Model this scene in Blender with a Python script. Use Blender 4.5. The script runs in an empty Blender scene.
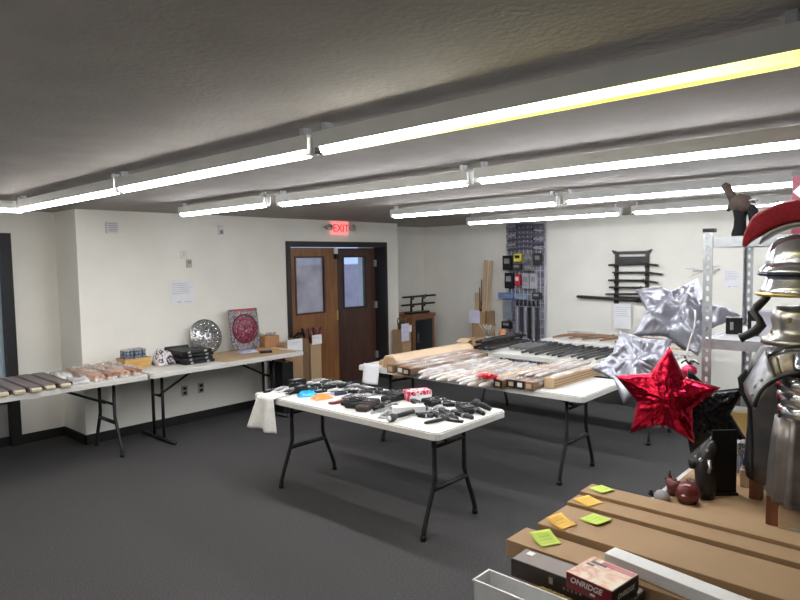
import bpy, bmesh, math, random
from mathutils import Vector, Matrix, noise
R = math.radians
C = bpy.context.scene.collection
random.seed(11)

# ------------------------------------------------------------------ materials
MATS = {}
def mat(name, rgb, rough=.6, metal=0., var=.08, scale=12., bump=0., bscale=60., spec=.5, alpha=1., emit=None, estr=0.):
    if name in MATS: return MATS[name]
    m = bpy.data.materials.new(name); m.use_nodes = True
    nt = m.node_tree; b = nt.nodes['Principled BSDF']
    b.inputs['Roughness'].default_value = rough; b.inputs['Metallic'].default_value = metal
    b.inputs['Specular IOR Level'].default_value = spec; b.inputs['Alpha'].default_value = alpha
    tc = nt.nodes.new('ShaderNodeTexCoord')
    n = nt.nodes.new('ShaderNodeTexNoise'); n.inputs['Scale'].default_value = scale; n.inputs['Detail'].default_value = 4
    nt.links.new(tc.outputs['Object'], n.inputs['Vector'])
    r = nt.nodes.new('ShaderNodeValToRGB')
    r.color_ramp.elements[0].position = .3; r.color_ramp.elements[1].position = .7
    r.color_ramp.elements[0].color = (*[max(0, c*(1-var)) for c in rgb], 1)
    r.color_ramp.elements[1].color = (*[min(1, c*(1+var)) for c in rgb], 1)
    nt.links.new(n.outputs['Fac'], r.inputs['Fac']); nt.links.new(r.outputs['Color'], b.inputs['Base Color'])
    if bump:
        n2 = nt.nodes.new('ShaderNodeTexNoise'); n2.inputs['Scale'].default_value = bscale; n2.inputs['Detail'].default_value = 3
        nt.links.new(tc.outputs['Object'], n2.inputs['Vector'])
        bp = nt.nodes.new('ShaderNodeBump'); bp.inputs['Strength'].default_value = bump; bp.inputs['Distance'].default_value = .02
        nt.links.new(n2.outputs['Fac'], bp.inputs['Height']); nt.links.new(bp.outputs['Normal'], b.inputs['Normal'])
    if emit:
        b.inputs['Emission Color'].default_value = (*emit, 1); b.inputs['Emission Strength'].default_value = estr
    MATS[name] = m; return m

def wood(name, c1, c2, scale=3., rough=.5, axis='Z', dist=4.):
    if name in MATS: return MATS[name]
    m = mat(name, c1, rough); nt = m.node_tree; b = nt.nodes['Principled BSDF']
    tc = [n for n in nt.nodes if n.type == 'TEX_COORD'][0]
    mp = nt.nodes.new('ShaderNodeMapping'); s = {'X': (.12, 1, 1), 'Y': (1, .12, 1), 'Z': (1, 1, .12)}[axis]
    mp.inputs['Scale'].default_value = s; nt.links.new(tc.outputs['Object'], mp.inputs['Vector'])
    n = nt.nodes.new('ShaderNodeTexNoise'); n.inputs['Scale'].default_value = scale*6; n.inputs['Detail'].default_value = 6; n.inputs['Distortion'].default_value = dist*.3
    nt.links.new(mp.outputs['Vector'], n.inputs['Vector'])
    r = nt.nodes.new('ShaderNodeValToRGB'); r.color_ramp.elements[0].color = (*c1, 1); r.color_ramp.elements[1].color = (*c2, 1)
    r.color_ramp.elements[0].position = .35; r.color_ramp.elements[1].position = .65
    nt.links.new(n.outputs['Fac'], r.inputs['Fac']); nt.links.new(r.outputs['Color'], b.inputs['Base Color'])
    return m

def wrapmat(name, rgb=(.85, .85, .86), dens=.5, scale=25., st=.18):
    """clear crinkled plastic: part see-through, part milky and glossy"""
    if name in MATS: return MATS[name]
    m = mat(name, rgb, .18, bump=.4, bscale=scale*.8, var=.05); nt = m.node_tree; b = nt.nodes['Principled BSDF']
    tc = [n for n in nt.nodes if n.type == 'TEX_COORD'][0]
    n = nt.nodes.new('ShaderNodeTexNoise'); n.inputs['Scale'].default_value = scale; n.inputs['Detail'].default_value = 5
    mp = nt.nodes.new('ShaderNodeMapping'); mp.inputs['Scale'].default_value = (st, 1, 1)
    nt.links.new(tc.outputs['Object'], mp.inputs['Vector']); nt.links.new(mp.outputs['Vector'], n.inputs['Vector'])
    r = nt.nodes.new('ShaderNodeMapRange'); r.inputs['From Min'].default_value = .3; r.inputs['From Max'].default_value = .7
    r.inputs['To Min'].default_value = max(0, dens-.35); r.inputs['To Max'].default_value = min(1, dens+.35)
    nt.links.new(n.outputs['Fac'], r.inputs['Value']); nt.links.new(r.outputs['Result'], b.inputs['Alpha'])
    return m

def speckle(name, cols, scale, rough=.4, metal=0.):
    """printed packaging: patches of several inks"""
    if name in MATS: return MATS[name]
    m = mat(name, cols[0], rough, metal); nt = m.node_tree; b = nt.nodes['Principled BSDF']
    tc = [n for n in nt.nodes if n.type == 'TEX_COORD'][0]
    n = nt.nodes.new('ShaderNodeTexNoise'); n.inputs['Scale'].default_value = scale; n.inputs['Detail'].default_value = 3
    nt.links.new(tc.outputs['Object'], n.inputs['Vector'])
    r = nt.nodes.new('ShaderNodeValToRGB'); r.color_ramp.interpolation = 'CONSTANT'
    k = len(cols)
    for i, c in enumerate(cols):
        p = .3+.4*i/k
        e = r.color_ramp.elements[i] if i < 2 else r.color_ramp.elements.new(p)
        e.position = 0 if i == 0 else p; e.color = (*c, 1)
    nt.links.new(n.outputs['Fac'], r.inputs['Fac']); nt.links.new(r.outputs['Color'], b.inputs['Base Color'])
    return m

# ------------------------------------------------------------------ mesh builder
def rotm(rx=0, ry=0, rz=0):
    return Matrix.Rotation(R(rz), 4, 'Z') @ Matrix.Rotation(R(ry), 4, 'Y') @ Matrix.Rotation(R(rx), 4, 'X')
class MB:
    def __init__(s): s.bm = bmesh.new(); s.mi = 0
    def mix(s, i): s.mi = i; return s
    def _add(s, vs, fs, M=None, smooth=False):
        v = [s.bm.verts.new((M @ Vector(p)) if M else p) for p in vs]
        out = []
        for f in fs:
            try: fc = s.bm.faces.new([v[i] for i in f])
            except ValueError: continue
            fc.material_index = s.mi; fc.smooth = smooth; out.append(fc)
        return v
    def box(s, c, d, rx=0, ry=0, rz=0, bev=0):
        M = Matrix.Translation(c) @ rotm(rx, ry, rz)
        x, y, z = d[0]/2, d[1]/2, d[2]/2
        if bev:
            t = bmesh.new(); bmesh.ops.create_cube(t, size=1)
            for v in t.verts: v.co = Vector((v.co.x*d[0], v.co.y*d[1], v.co.z*d[2]))
            bmesh.ops.bevel(t, geom=t.edges[:], offset=bev, segments=2, affect='EDGES', profile=.5)
            t.verts.index_update()
            s._add([v.co.copy() for v in t.verts], [[v.index for v in f.verts] for f in t.faces], M); t.free(); return s
        vs = [(-x,-y,-z),(x,-y,-z),(x,y,-z),(-x,y,-z),(-x,-y,z),(x,-y,z),(x,y,z),(-x,y,z)]
        s._add(vs, [(3,2,1,0),(4,5,6,7),(0,1,5,4),(1,2,6,5),(2,3,7,6),(3,0,4,7)], M); return s
    def bx(s, x0, x1, y0, y1, z0, z1, bev=0):
        return s.box(((x0+x1)/2, (y0+y1)/2, (z0+z1)/2), (x1-x0, y1-y0, z1-z0), bev=bev)
    def tube(s, pts, r, n=8, cap=True):
        pts = [Vector(p) for p in pts]; rs = r if isinstance(r, (list, tuple)) else [r]*len(pts)
        rings = []; up = None
        for i, p in enumerate(pts):
            t = (pts[min(i+1, len(pts)-1)]-pts[max(i-1, 0)]).normalized()
            if up is None: up = Vector((0, 0, 1)) if abs(t.z) < .9 else Vector((1, 0, 0))
            a = t.cross(up).normalized(); up = a.cross(t).normalized()
            rings.append([p+(a*math.cos(2*math.pi*k/n)+up*math.sin(2*math.pi*k/n))*rs[i] for k in range(n)])
        vs = [v for q in rings for v in q]; fs = []
        for i in range(len(pts)-1):
            for k in range(n):
                fs.append((i*n+k, i*n+(k+1) % n, (i+1)*n+(k+1) % n, (i+1)*n+k))
        if cap: fs += [tuple(range(n))[::-1], tuple((len(pts)-1)*n+k for k in range(n))]
        s._add(vs, fs, None, True); return s
    def lathe(s, prof, c=(0,0,0), n=24, M=None, sx=1, sy=1, a0=0, a1=360, flute=0, nf=0):
        full = abs(a1-a0) >= 360; m = n if full else n+1
        vs = []
        for r, z in prof:
            for k in range(m):
                a = R(a0+(a1-a0)*k/n); q = r*(1+flute*math.cos(nf*a))
                vs.append(Vector((q*math.cos(a)*sx, q*math.sin(a)*sy, z)))
        T = Matrix.Translation(c) @ (M or Matrix()); fs = []
        for i in range(len(prof)-1):
            for k in range(n):
                k2 = (k+1) % m
                fs.append((i*m+k, i*m+k2, (i+1)*m+k2, (i+1)*m+k))
        if full: fs += [tuple(range(m))[::-1], tuple((len(prof)-1)*m+k for k in range(m))]
        s._add(vs, fs, T, True); return s
    def prism(s, poly, h, M=None, smooth=False):
        n = len(poly)
        vs = [(x, y, 0) for x, y in poly]+[(x, y, h) for x, y in poly]
        fs = [tuple(range(n))[::-1], tuple(range(n, 2*n))]+[(i, (i+1) % n, n+(i+1) % n, n+i) for i in range(n)]
        s._add(vs, fs, M, smooth); return s
    def quad(s, a, b, c, d): s._add([a, b, c, d], [(0, 1, 2, 3)]); return s
    def grid(s, f, nu, nv, smooth=True):
        vs = [f(i/nu, j/nv) for j in range(nv+1) for i in range(nu+1)]
        fs = [(j*(nu+1)+i, j*(nu+1)+i+1, (j+1)*(nu+1)+i+1, (j+1)*(nu+1)+i) for j in range(nv) for i in range(nu)]
        s._add(vs, fs, None, smooth); return s
    def build(s, name, mats, parent=None, loc=None, rz=0, solid=0, sub=0):
        me = bpy.data.meshes.new(name)
        bmesh.ops.recalc_face_normals(s.bm, faces=s.bm.faces[:]); s.bm.to_mesh(me); s.bm.free()
        for m in (mats if isinstance(mats, (list, tuple)) else [mats]): me.materials.append(m)
        o = bpy.data.objects.new(name, me); C.objects.link(o)
        if parent: o.parent = parent
        if loc: o.location = loc
        if rz: o.rotation_euler.z = R(rz)
        if solid:
            d = o.modifiers.new('thick', 'SOLIDIFY'); d.thickness = solid; d.offset = 0
        if sub:
            d = o.modifiers.new('sub', 'SUBSURF'); d.levels = sub; d.render_levels = sub
        return o
def rrect(w, h, r, n=4):
    out = []
    for cx, cy, a in ((w/2-r, h/2-r, 0), (-w/2+r, h/2-r, 90), (-w/2+r, -h/2+r, 180), (w/2-r, -h/2+r, 270)):
        for k in range(n+1):
            t = R(a+90*k/n); out.append((cx+r*math.cos(t), cy+r*math.sin(t)))
    return out
def tag(o, label, cat, group=None, kind=None):
    o['label'] = label; o['category'] = cat
    if group: o['group'] = group
    if kind: o['kind'] = kind
    return o
def thing(name, label, cat, loc=(0,0,0), rz=0, group=None):
    o = bpy.data.objects.new(name, None); C.objects.link(o); o.empty_display_size = .1
    o.location = loc; o.rotation_euler = (0, 0, R(rz)); return tag(o, label, cat, group)
def struct(o): o['kind'] = 'structure'; return o
def copy_tree(o, parent=None):
    c = o.copy(); C.objects.link(c)
    if parent: c.parent = parent
    for ch in [k for k in bpy.data.objects if k.parent == o]: copy_tree(ch, c)
    return c
ORD = ['first','second','third','fourth','fifth','sixth','seventh','eighth','ninth','tenth','eleventh','twelfth','thirteenth','fourteenth','fifteenth','sixteenth']

# ------------------------------------------------------------------ palette
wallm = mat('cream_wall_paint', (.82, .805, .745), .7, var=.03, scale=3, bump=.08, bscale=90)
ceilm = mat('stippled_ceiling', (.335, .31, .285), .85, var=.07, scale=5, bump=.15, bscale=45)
carpm = mat('charcoal_carpet', (.078, .075, .075), .95, var=.5, scale=140, bump=.6, bscale=300, spec=.1)
blackm = mat('black_rubber_base', (.008, .008, .009), .55)
darkfr = mat('dark_brown_frame', (.018, .015, .014), .5)
blk = mat('black_plastic', (.010, .010, .011), .45, spec=.3)
blkc = mat('black_cloth', (.015, .015, .017), .85, bump=.3, bscale=200)
charc = mat('charcoal_plastic', (.035, .035, .039), .5, spec=.3)
grym = mat('mid_grey', (.25, .25, .26), .5)
wht = mat('white_plastic', (.70, .70, .69), .45, var=.02)
tabm = mat('speckled_white_tabletop', (.60, .585, .55), .45, var=.05, scale=40)
paperm = mat('white_paper', (.80, .80, .83), .8, var=.03)
inkm = mat('grey_print', (.52, .52, .6), .8)
legm = mat('dark_grey_steel', (.02, .02, .022), .45, .3)
steel = mat('bright_steel', (.62, .63, .65), .22, 1., var=.12, scale=9)
dsteel = mat('dull_steel', (.30, .29, .29), .42, .9, var=.2, scale=7)
silv = mat('silver_metal', (.6, .6, .61), .3, .9)
goldm = mat('brass_metal', (.55, .42, .16), .35, .9)
galv = mat('galvanised_steel', (.42, .44, .47), .4, .7, var=.12, scale=30)
card = mat('brown_cardboard', (.385, .245, .128), .8, var=.07, scale=5)
card2 = mat('pale_cardboard', (.44, .31, .185), .8, var=.08, scale=6)
cardd = mat('dark_cardboard', (.20, .115, .058), .85, var=.1)
tanp = mat('tan_paper', (.50, .37, .245), .7, var=.07, scale=10, bump=.2)
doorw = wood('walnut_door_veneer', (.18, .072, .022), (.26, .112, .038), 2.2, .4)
doord = wood('shaded_walnut_door_veneer', (.052, .021, .014), (.08, .033, .022), 2.2, .4)  # left leaf's walnut darkened: shade of the ajar leaf painted in
cabw = wood('brown_cabinet_wood', (.19, .085, .04), (.27, .125, .06), 2.5, .45)
pinew = wood('pale_pine', (.42, .29, .17), (.55, .40, .26), 3, .6)
redw = wood('reddish_wood', (.25, .10, .05), (.36, .17, .09), 3, .5, 'X')
brnw = wood('brown_scabbard_wood', (.15, .08, .045), (.25, .15, .085), 3, .5, 'X')
honeyw = wood('honey_wood', (.48, .27, .08), (.58, .35, .12), 3, .5, 'X')
blackw = wood('black_lacquer', (.010, .009, .009), (.02, .018, .017), 3, .35, 'X')
postw = wood('dark_red_wood_post', (.11, .035, .014), (.17, .06, .025), 3, .5)
redm = mat('red_plastic', (.55, .02, .035), .4)
redc = mat('crimson_bristle', (.36, .008, .022), .7, var=.25, scale=90, bump=.5, bscale=250)
wrap1 = wrapmat('clear_plastic_wrap', (.74, .715, .69), .30, 26)
wrap2 = wrapmat('milky_plastic_wrap', (.68, .655, .63), .52, 24)
blue = mat('bright_blue_film', (.02, .33, .62), .3, var=.35, scale=40, bump=.3)
orange = mat('orange_film', (.70, .24, .05), .4, var=.2)
lime = mat('lime_note_paper', (.58, .75, .12), .8, var=.04)
amber = mat('amber_note_paper', (.95, .55, .10), .8, var=.04)
teal = mat('teal_black', (.01, .05, .06), .5)

TUBE = 46.0; EXPO = 0.0
ZS = [1.655, 1.545, 1.44, 1.345, 1.26, 1.175]
ZL = {}
TABLE_ITEMS = [
 ('pack',-4.035,3.032,0.181,114,0.088,'pale','pale grey blister pack at the paper cloth end of the white knife table'),
 ('knife',-4.079,2.957,0.127,106,0.037,'black','slim black folding knife nearest the paper cloth corner of the white table'),
 ('knife',-3.876,3.035,0.192,113,0.037,'black','slim black folding knife second from the paper cloth corner, beside the small box'),
 ('pouch',-4.004,3.157,0.100,37,0.075,'black','small round black pouch at the far left end of the white knife table'),
 ('box',-4.072,3.229,0.129,90,0.077,'black','upright black boxed knife in the far row, beside the round black pouch'),
 ('pack',-4.001,3.331,0.126,62,0.088,'black','black knife in white blister pack in far row, third from the left end'),
 ('pack',-4.058,3.447,0.167,78,0.088,'white','white topped knife pack in far row, beside the green sprig of packs'),
 ('pack',-3.883,3.465,0.171,78,0.088,'green','green and black knife pack at the back edge of the white table'),
 ('sheath',-3.843,3.221,0.119,75,0.050,'teal','teal black sheathed knife lying behind the bright blue pouch'),
 ('sheath',-3.788,3.352,0.203,96,0.056,'black','black sheathed knife lying behind the orange bag'),
 ('sheath',-3.743,3.463,0.176,98,0.056,'black','black sheathed knife lying in front of the green knife pack'),
 ('box',-3.834,3.076,0.100,101,0.055,'black','tiny black box standing at the left side of the blue pouch'),
 ('bag',-3.723,3.048,0.139,55,0.143,'blue','bright blue wrapped pouch on the white knife table'),
 ('bag',-3.548,3.038,0.158,79,0.099,'orange','orange and cream wrapped packet in front of the blue pouch'),
 ('pack',-3.625,3.237,0.113,89,0.100,'lilac','pale lilac card pack right of the orange packet'),
 ('sheath',-3.539,3.244,0.145,87,0.062,'navy','dark navy sheathed knife right of the lilac card pack'),
 ('pack',-3.668,3.480,0.141,84,0.075,'dark','black and white knife pack at the back edge, left of hanging white sheet'),
 ('sheath',-3.462,3.338,0.120,15,0.062,'black','black sheathed knife in the middle row behind the pyramid of clips'),
 ('knife',-3.348,3.021,0.146,91,0.050,'maroon','folding knife with dark red handle near the front edge of white table'),
 ('sheath',-3.272,3.056,0.151,101,0.062,'black','black sheathed knife right of the dark red knife at the front edge'),
 ('pouch',-3.173,3.036,0.196,112,0.100,'black','fat black belt pouch at the front edge, right of the dark red knife'),
 ('pack',-3.536,3.498,0.181,-16,0.075,'dark','black and white knife pack below the hanging white sheet'),
 ('sheath',-3.418,3.467,0.138,57,0.050,'black','black sheathed knife just right of the pack below the hanging sheet'),
 ('sheath',-3.272,3.456,0.131,80,0.050,'dark','charcoal sheathed knife at the back edge, middle of the white table'),
 ('sheath',-3.137,3.475,0.155,73,0.062,'dark','charcoal sheathed knife at the back edge, left of the red flowered box'),
 ('pack',-3.341,3.276,0.145,73,0.075,'grey','grey knife pack in the middle of the white table'),
 ('paper',-3.217,3.236,0.207,74,0.176,'white','loose white printed leaflet in the middle of the knife table'),
 ('pouch',-3.079,3.326,0.199,90,0.088,'black','large black pouch left of the red flowered box'),
 ('pouch',-3.067,3.048,0.265,114,0.094,'brown','dark brown pouch at the front edge beside the long silver black knife'),
 ('longknife',-2.925,3.059,0.280,91,0.055,'silver','long silver and black knife lying along the front edge of the table'),
 ('pack',-2.830,2.983,0.208,118,0.062,'grey','small grey pack standing behind the black torch'),
 ('torch',-2.680,2.973,0.246,90,0.050,'black','black metal torch with grey lens near the front right of the table'),
 ('sheath',-2.588,3.095,0.103,19,0.056,'black','black sheathed knife right behind the tail of the torch'),
 ('sheath',-2.869,3.133,0.100,81,0.044,'black','short black sheath lying left of the white box'),
 ('flowerbox',-2.966,3.461,0.186,63,0.110,'red','red box with white flower pattern standing on the white knife table'),
 ('whitebox',-2.741,3.104,0.215,52,0.083,'white','long white carton in front of the red flowered box'),
 ('knife',-2.638,3.137,0.100,57,0.037,'black','short black folding knife at the right end of the white carton'),
 ('pen',-2.446,3.012,0.150,75,0.026,'black','single black pen knife near the front right corner of the white table'),
 ('sheath',-2.493,3.218,0.280,-30,0.056,'black','black sheath at the left side of the black heap'),
 ('sheath',-2.505,3.140,0.198,-21,0.050,'black','black sheath at the front of the black heap, left of its twin'),
 ('sheath',-2.414,3.262,0.215,-16,0.056,'black','black sheath at the front right of the black heap'),
 ('longknife',-2.769,3.214,0.182,12,0.055,'black','long black knife across the middle of the black heap'),
 ('pouch',-2.469,3.368,0.190,-34,0.075,'black','black pouch at the right of the black heap'),
 ('torch',-2.408,3.488,0.211,-26,0.056,'black','black torch with pale lens at the right end of the black heap'),
 ('pack',-2.860,3.449,0.114,83,0.075,'white','black and white knife pack at the back left of the black heap'),
 ('sheath',-2.792,3.519,0.115,-10,0.050,'black','black sheath at the back edge of the black heap'),
 ('sheath',-2.743,3.457,0.144,13,0.062,'black','black sheath at the back right of the black heap'),
 ('sheath',-2.839,3.322,0.246,-28,0.056,'dark','charcoal sheath second from the left in the black heap'),
 ('pack',-2.655,3.284,0.210,101,0.062,'grey','grey edged black pack on the black heap'),
 ('knife',-3.621,3.374,0.118,90,0.037,'silver','silver folding knife between the green pack and the navy sheath'),
 ('knife',-3.415,3.202,0.152,95,0.044,'silver','silver folding knife left of the grey knife pack'),
 ('knife',-3.264,3.366,0.133,-3,0.044,'silver','silver folding knife behind the white leaflet'),
 ('knife',-3.837,3.342,0.120,96,0.037,'silver','small silver folding knife in the far row behind the lilac pack'),
 ('pack',-3.918,3.181,0.108,101,0.075,'grey','small grey pack behind the left end of the blue pouch'),
 ('sheath',-3.973,3.469,0.159,97,0.056,'dark','charcoal sheathed knife in the far row between white topped and green packs'),
 ('sheath',-3.913,3.312,0.143,100,0.050,'black','black sheathed knife in the far row behind the teal one'),
 ('pack',-3.957,3.074,0.117,93,0.062,'dark','small black and white pack in front of the upright black box'),
 ('knife',-3.363,3.148,0.109,87,0.044,'black','black folding knife left of the grey knife pack'),
 ('sheath',-3.211,3.471,0.155,93,0.050,'black','black sheathed knife just behind the white leaflet'),
 ('sheath',-3.367,3.404,0.122,14,0.050,'dark','charcoal sheathed knife at the back edge near the hanging white sheet'),
 ('pack',-3.062,3.490,0.121,82,0.062,'dark','dark pack behind the large black pouch'),
 ('sheath',-2.554,3.484,0.135,72,0.056,'black','black sheath lying in the centre of the black heap'),
 ('sheath',-2.418,3.421,0.241,-30,0.056,'dark','charcoal sheath near the right end of the black heap'),
 ('sheath',-2.639,3.449,0.132,55,0.056,'black','black sheath behind the centre of the black heap'),
 ('pouch',-2.772,3.369,0.140,-18,0.075,'black','black pouch at the back left of the black heap'),
 ('knife',-2.359,3.120,0.100,13,0.037,'black','black folding knife in front of the black heap'),
 ('sheath',-3.006,3.126,0.236,107,0.056,'black','black sheathed knife behind the long silver knife'),
 ('knife',-3.724,3.185,0.100,71,0.044,'black','black folding knife just right of the bright blue pouch'),
]
# ------------------------------------------------------------------ room shell
CZ = 2.31
def shell(name, boxes, m):
    b = MB()
    for q in boxes: b.bx(*q)
    return struct(b.build(name, m))
shell('floor', [(-7.4, 3.2, -2.6, 8.5, -.1, 0)], carpm)
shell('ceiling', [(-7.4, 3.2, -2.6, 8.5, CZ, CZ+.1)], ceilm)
shell('wall_left', [(-6.59, -6.39, 2.43, 4.94, 0, CZ), (-6.59, -6.39, 4.94, 6.79, 2.025, CZ), (-6.59, -6.39, 6.79, 7.05, 0, CZ)], wallm)
shell('wall_left_recess', [(-7.13, -6.93, 2.02, 2.43, 0, CZ), (-7.13, -6.93, -2.6, 1.05, 0, CZ), (-7.13, -6.93, 1.05, 2.02, 2.09, CZ)], wallm)
shell('wall_left_return', [(-7.13, -6.59, 2.43, 2.55, 0, CZ)], wallm)
shell('wall_left_corner', [(-7.13, -6.59, 6.93, 7.05, 0, CZ), (-7.13, -6.93, 7.05, 8.5, 0, CZ)], wallm)
shell('wall_back', [(-6.93, 3.2, 8.3, 8.5, 0, CZ)], wallm)
shell('wall_right', [(3.0, 3.2, -2.6, 8.3, 0, CZ)], wallm)
shell('wall_front', [(-6.93, 3.0, -2.6, -2.4, 0, CZ)], wallm)
shell('baseboard_left', [(-6.39, -6.378, 2.418, 4.94, 0, .095), (-6.39, -6.378, 6.79, 7.05, 0, .095)], blackm)
shell('baseboard_recess', [(-6.93, -6.918, 2.02, 2.418, 0, .095), (-6.93, -6.378, 2.418, 2.43, 0, .095)], blackm)
shell('baseboard_back', [(-6.918, 3.0, 8.288, 8.3, 0, .095)], blackm)

# far left glass door (black frame)
b = MB(); b.bx(-7.05, -6.9, 1.93, 2.02, 0, 2.09); b.bx(-7.05, -6.9, 1.05, 1.2, 0, 2.09); b.bx(-7.05, -6.9, 1.2, 1.93, 2.0, 2.09)
d1 = struct(b.build('door_1', blackm))
b = MB(); b.bx(-7.0, -6.96, 1.2, 1.93, .42, .56); b.bx(-7.0, -6.96, 1.2, 1.93, 0.0, .09); b.bx(-7.0, -6.96, 1.2, 1.93, 1.93, 2.0)
b.build('door_rail', blackm, d1)
MB().bx(-6.99, -6.98, 1.2, 1.93, .56, 1.93).build('glass_pane', mat('pale_glass', (.55, .62, .62), .15, alpha=.45), d1)
MB().bx(-6.99, -6.98, 1.2, 1.93, .09, .42).build('kick_panel', mat('grey_kick_panel', (.30, .29, .29), .5), d1)

# double doors: dark frame, closed left leaf, right leaf ajar
b = MB(); b.bx(-6.6, -6.365, 4.94, 5.0, 0, 2.025); b.bx(-6.6, -6.365, 6.74, 6.79, 0, 2.025); b.bx(-6.6, -6.365, 5.0, 6.74, 1.955, 2.025)
struct(b.build('trim_1', darkfr))
def leaf(name, W, m, win, frost):
    r = bpy.data.objects.new(name, None); C.objects.link(r); struct(r)
    y0, y1, z0, z1 = win; t = .022
    b = MB(); b.bx(-t, t, 0, W, .01, z0); b.bx(-t, t, 0, W, z1, 1.945); b.bx(-t, t, 0, y0, z0, z1); b.bx(-t, t, y1, W, z0, z1)
    b.build('door_panel', m, r)
    b = MB(); e = .022
    for q in ((y0-e, y1+e, z0-e, z0), (y0-e, y1+e, z1, z1+e), (y0-e, y0, z0, z1), (y1, y1+e, z0, z1)): b.bx(-t-.008, t+.008, *q)
    b.build('window_bead', doord if frost else darkfr, r)
    MB().bx(-.004, .004, y0, y1, z0, z1).build('glass_pane', frost or MATS['clear_door_glass'], r)
    return r
mat('clear_door_glass', (.7, .78, .9), .05, alpha=.12)
frost = mat('frosted_door_glass', (.5, .49, .55), .25, var=.25, scale=3.5, alpha=.62)
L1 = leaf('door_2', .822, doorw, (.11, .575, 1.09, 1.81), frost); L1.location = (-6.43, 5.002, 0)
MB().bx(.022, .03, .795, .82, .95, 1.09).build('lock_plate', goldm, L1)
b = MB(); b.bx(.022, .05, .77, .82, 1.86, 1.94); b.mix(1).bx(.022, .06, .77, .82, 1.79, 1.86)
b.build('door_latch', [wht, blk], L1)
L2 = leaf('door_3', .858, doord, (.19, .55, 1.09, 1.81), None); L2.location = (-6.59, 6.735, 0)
L2.rotation_euler = (0, 0, R(180-10)); 
for z in (.35, 1.1, 1.72): MB().bx(-.05, -.005, -.028, .03, z-.05, z+.05).build('hinge', galv, L2)
b = MB(); b.tube([(-.02, .76, 1.02), (-.07, .76, 1.02), (-.07, .67, 1.02)], .011); b.build('door_handle', blk, L2)

# outdoors beyond the ajar leaf
b = MB(); b.bx(-30, -7.4, -6, 30, -.12, -.02); struct(b.build('ground_outside', mat('asphalt', (.25, .25, .26), .9)))
b = MB(); b.bx(-19, -15, 10, 24, -.02, 1.62)
t = tag(b.build('brick_building', mat('pinkish_brick', (.55, .42, .46), .8, var=.2, scale=2)), 'pinkish brick building seen through the window of the ajar door', 'building')

# ------------------------------------------------------------------ ceiling lamps
tubem = mat('white_lamp_tube', (.9, .9, .9), .4, emit=(1.0, .97, .93), estr=TUBE*1.1)
tubex = mat('dim_lamp_tube', (.9, .9, .9), .4, emit=(1.0, .97, .93), estr=TUBE*.62)
tubec = mat('cool_lamp_tube', (.9, .9, .9), .4, emit=(.95, .97, 1.0), estr=TUBE*1.4)
# flicker banding painted into the emission: tube turns yellow towards one end
tuby = mat('flicker_tinted_lamp_tube', (.9, .9, .8), .4, emit=(1, .95, .6), estr=TUBE*1.2)
nt = tuby.node_tree; bs = nt.nodes['Principled BSDF']
tc = [n for n in nt.nodes if n.type == 'TEX_COORD'][0]; sp = nt.nodes.new('ShaderNodeSeparateXYZ'); rp = nt.nodes.new('ShaderNodeValToRGB')
mr = nt.nodes.new('ShaderNodeMapRange'); mr.inputs['From Min'].default_value = -.85; mr.inputs['From Max'].default_value = .85
nt.links.new(tc.outputs['Object'], sp.inputs[0]); nt.links.new(sp.outputs['X'], mr.inputs['Value']); nt.links.new(mr.outputs['Result'], rp.inputs['Fac'])
e = rp.color_ramp.elements; e[0].color = (1, .98, .90, 1); e[0].position = .3; e[1].color = (.030, .027, .0055, 1); e[1].position = 1.0
q = rp.color_ramp.elements.new(.78); q.color = (.065, .061, .022, 1); q = rp.color_ramp.elements.new(.55); q.color = (.3, .285, .17, 1)
nt.links.new(rp.outputs['Color'], bs.inputs['Emission Color'])
lampw = mat('lamp_housing_enamel', (.52, .52, .50), .45, var=.03)
tm2 = tuby.copy(); tm2.name = 'yellow_ribbed_guard'; rp2 = [n for n in tm2.node_tree.nodes if n.type == 'VALTORGB'][-1]  # guard strip glows too, the yellow painted into its emission
E2 = rp2.color_ramp.elements
for q_, c_ in zip(list(E2), ((.06, .058, .04), (.03, .028, .004), (.025, .022, .0012))): q_.color = (*c_, 1)
E2[0].position = .1; E2[1].position = .45
def fixture(x0, x1, y, z, label, tm, along='X', lens=False):
    Lx = x1-x0
    t = thing('fluorescent_lamp', label, 'ceiling lamp', ((x0+x1)/2, y, z) if along == 'X' else (y, (x0+x1)/2, z), 0 if along == 'X' else 90, 'strip lamps in rows under the ceiling')
    b = MB(); h = Lx/2
    b.prism([(-.032, -.036), (-.032, .012), (.032, .012), (.032, -.036), (.035, -.036), (.035, .024), (-.035, .024), (-.035, -.036)], Lx-.02, Matrix.Translation((-h+.01, 0, .012)) @ rotm(90, 0, 90))
    b.build('housing', lampw, t)
    MB().tube([(-h+.045, 0, -.020), (h-.045, 0, -.020)], .031, 16).build('tube', tm, t)
    if lens:
        b = MB(); n = 260; dx = (Lx-.1)/n
        for k in range(n): b.tube([(-h+.05+dx*(k+.1), -.014, -.049), (-h+.05+dx*(k+.9), -.014, -.049)], [.0065, .0075], 6)
        b.build('ribbed_guard', tm2, t)
    for s in (-1, 1):
        b = MB(); b.bx(s*(h-.022)-.02, s*(h-.022)+.02, -.022, .022, -.045, .028, .004); b.build('lamp_holder', lampw if not lens else charc, t)
        b = MB(); b.bx(s*(h-.06)-.012, s*(h-.06)+.012, -.02, .02, .036, CZ-z); b.build('hanger', galv, t)
    return t
RW = ['nearest row of strip lamps', 'second row of strip lamps', 'third row of strip lamps', 'farthest row of strip lamps']
fixture(-5.47, -3.74, 1.685, 2.24, 'white strip lamp at the far left end of the nearest row', tubem)
fixture(-3.73, -1.96, 1.68, 2.24, 'white strip lamp in the nearest row, left of the yellow ended lamp', tubem)
fixture(-1.94, -.245, 1.675, 2.24, 'strip lamp with painted yellow flicker towards its right end, the longest looking one', tuby, lens=True)
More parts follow.
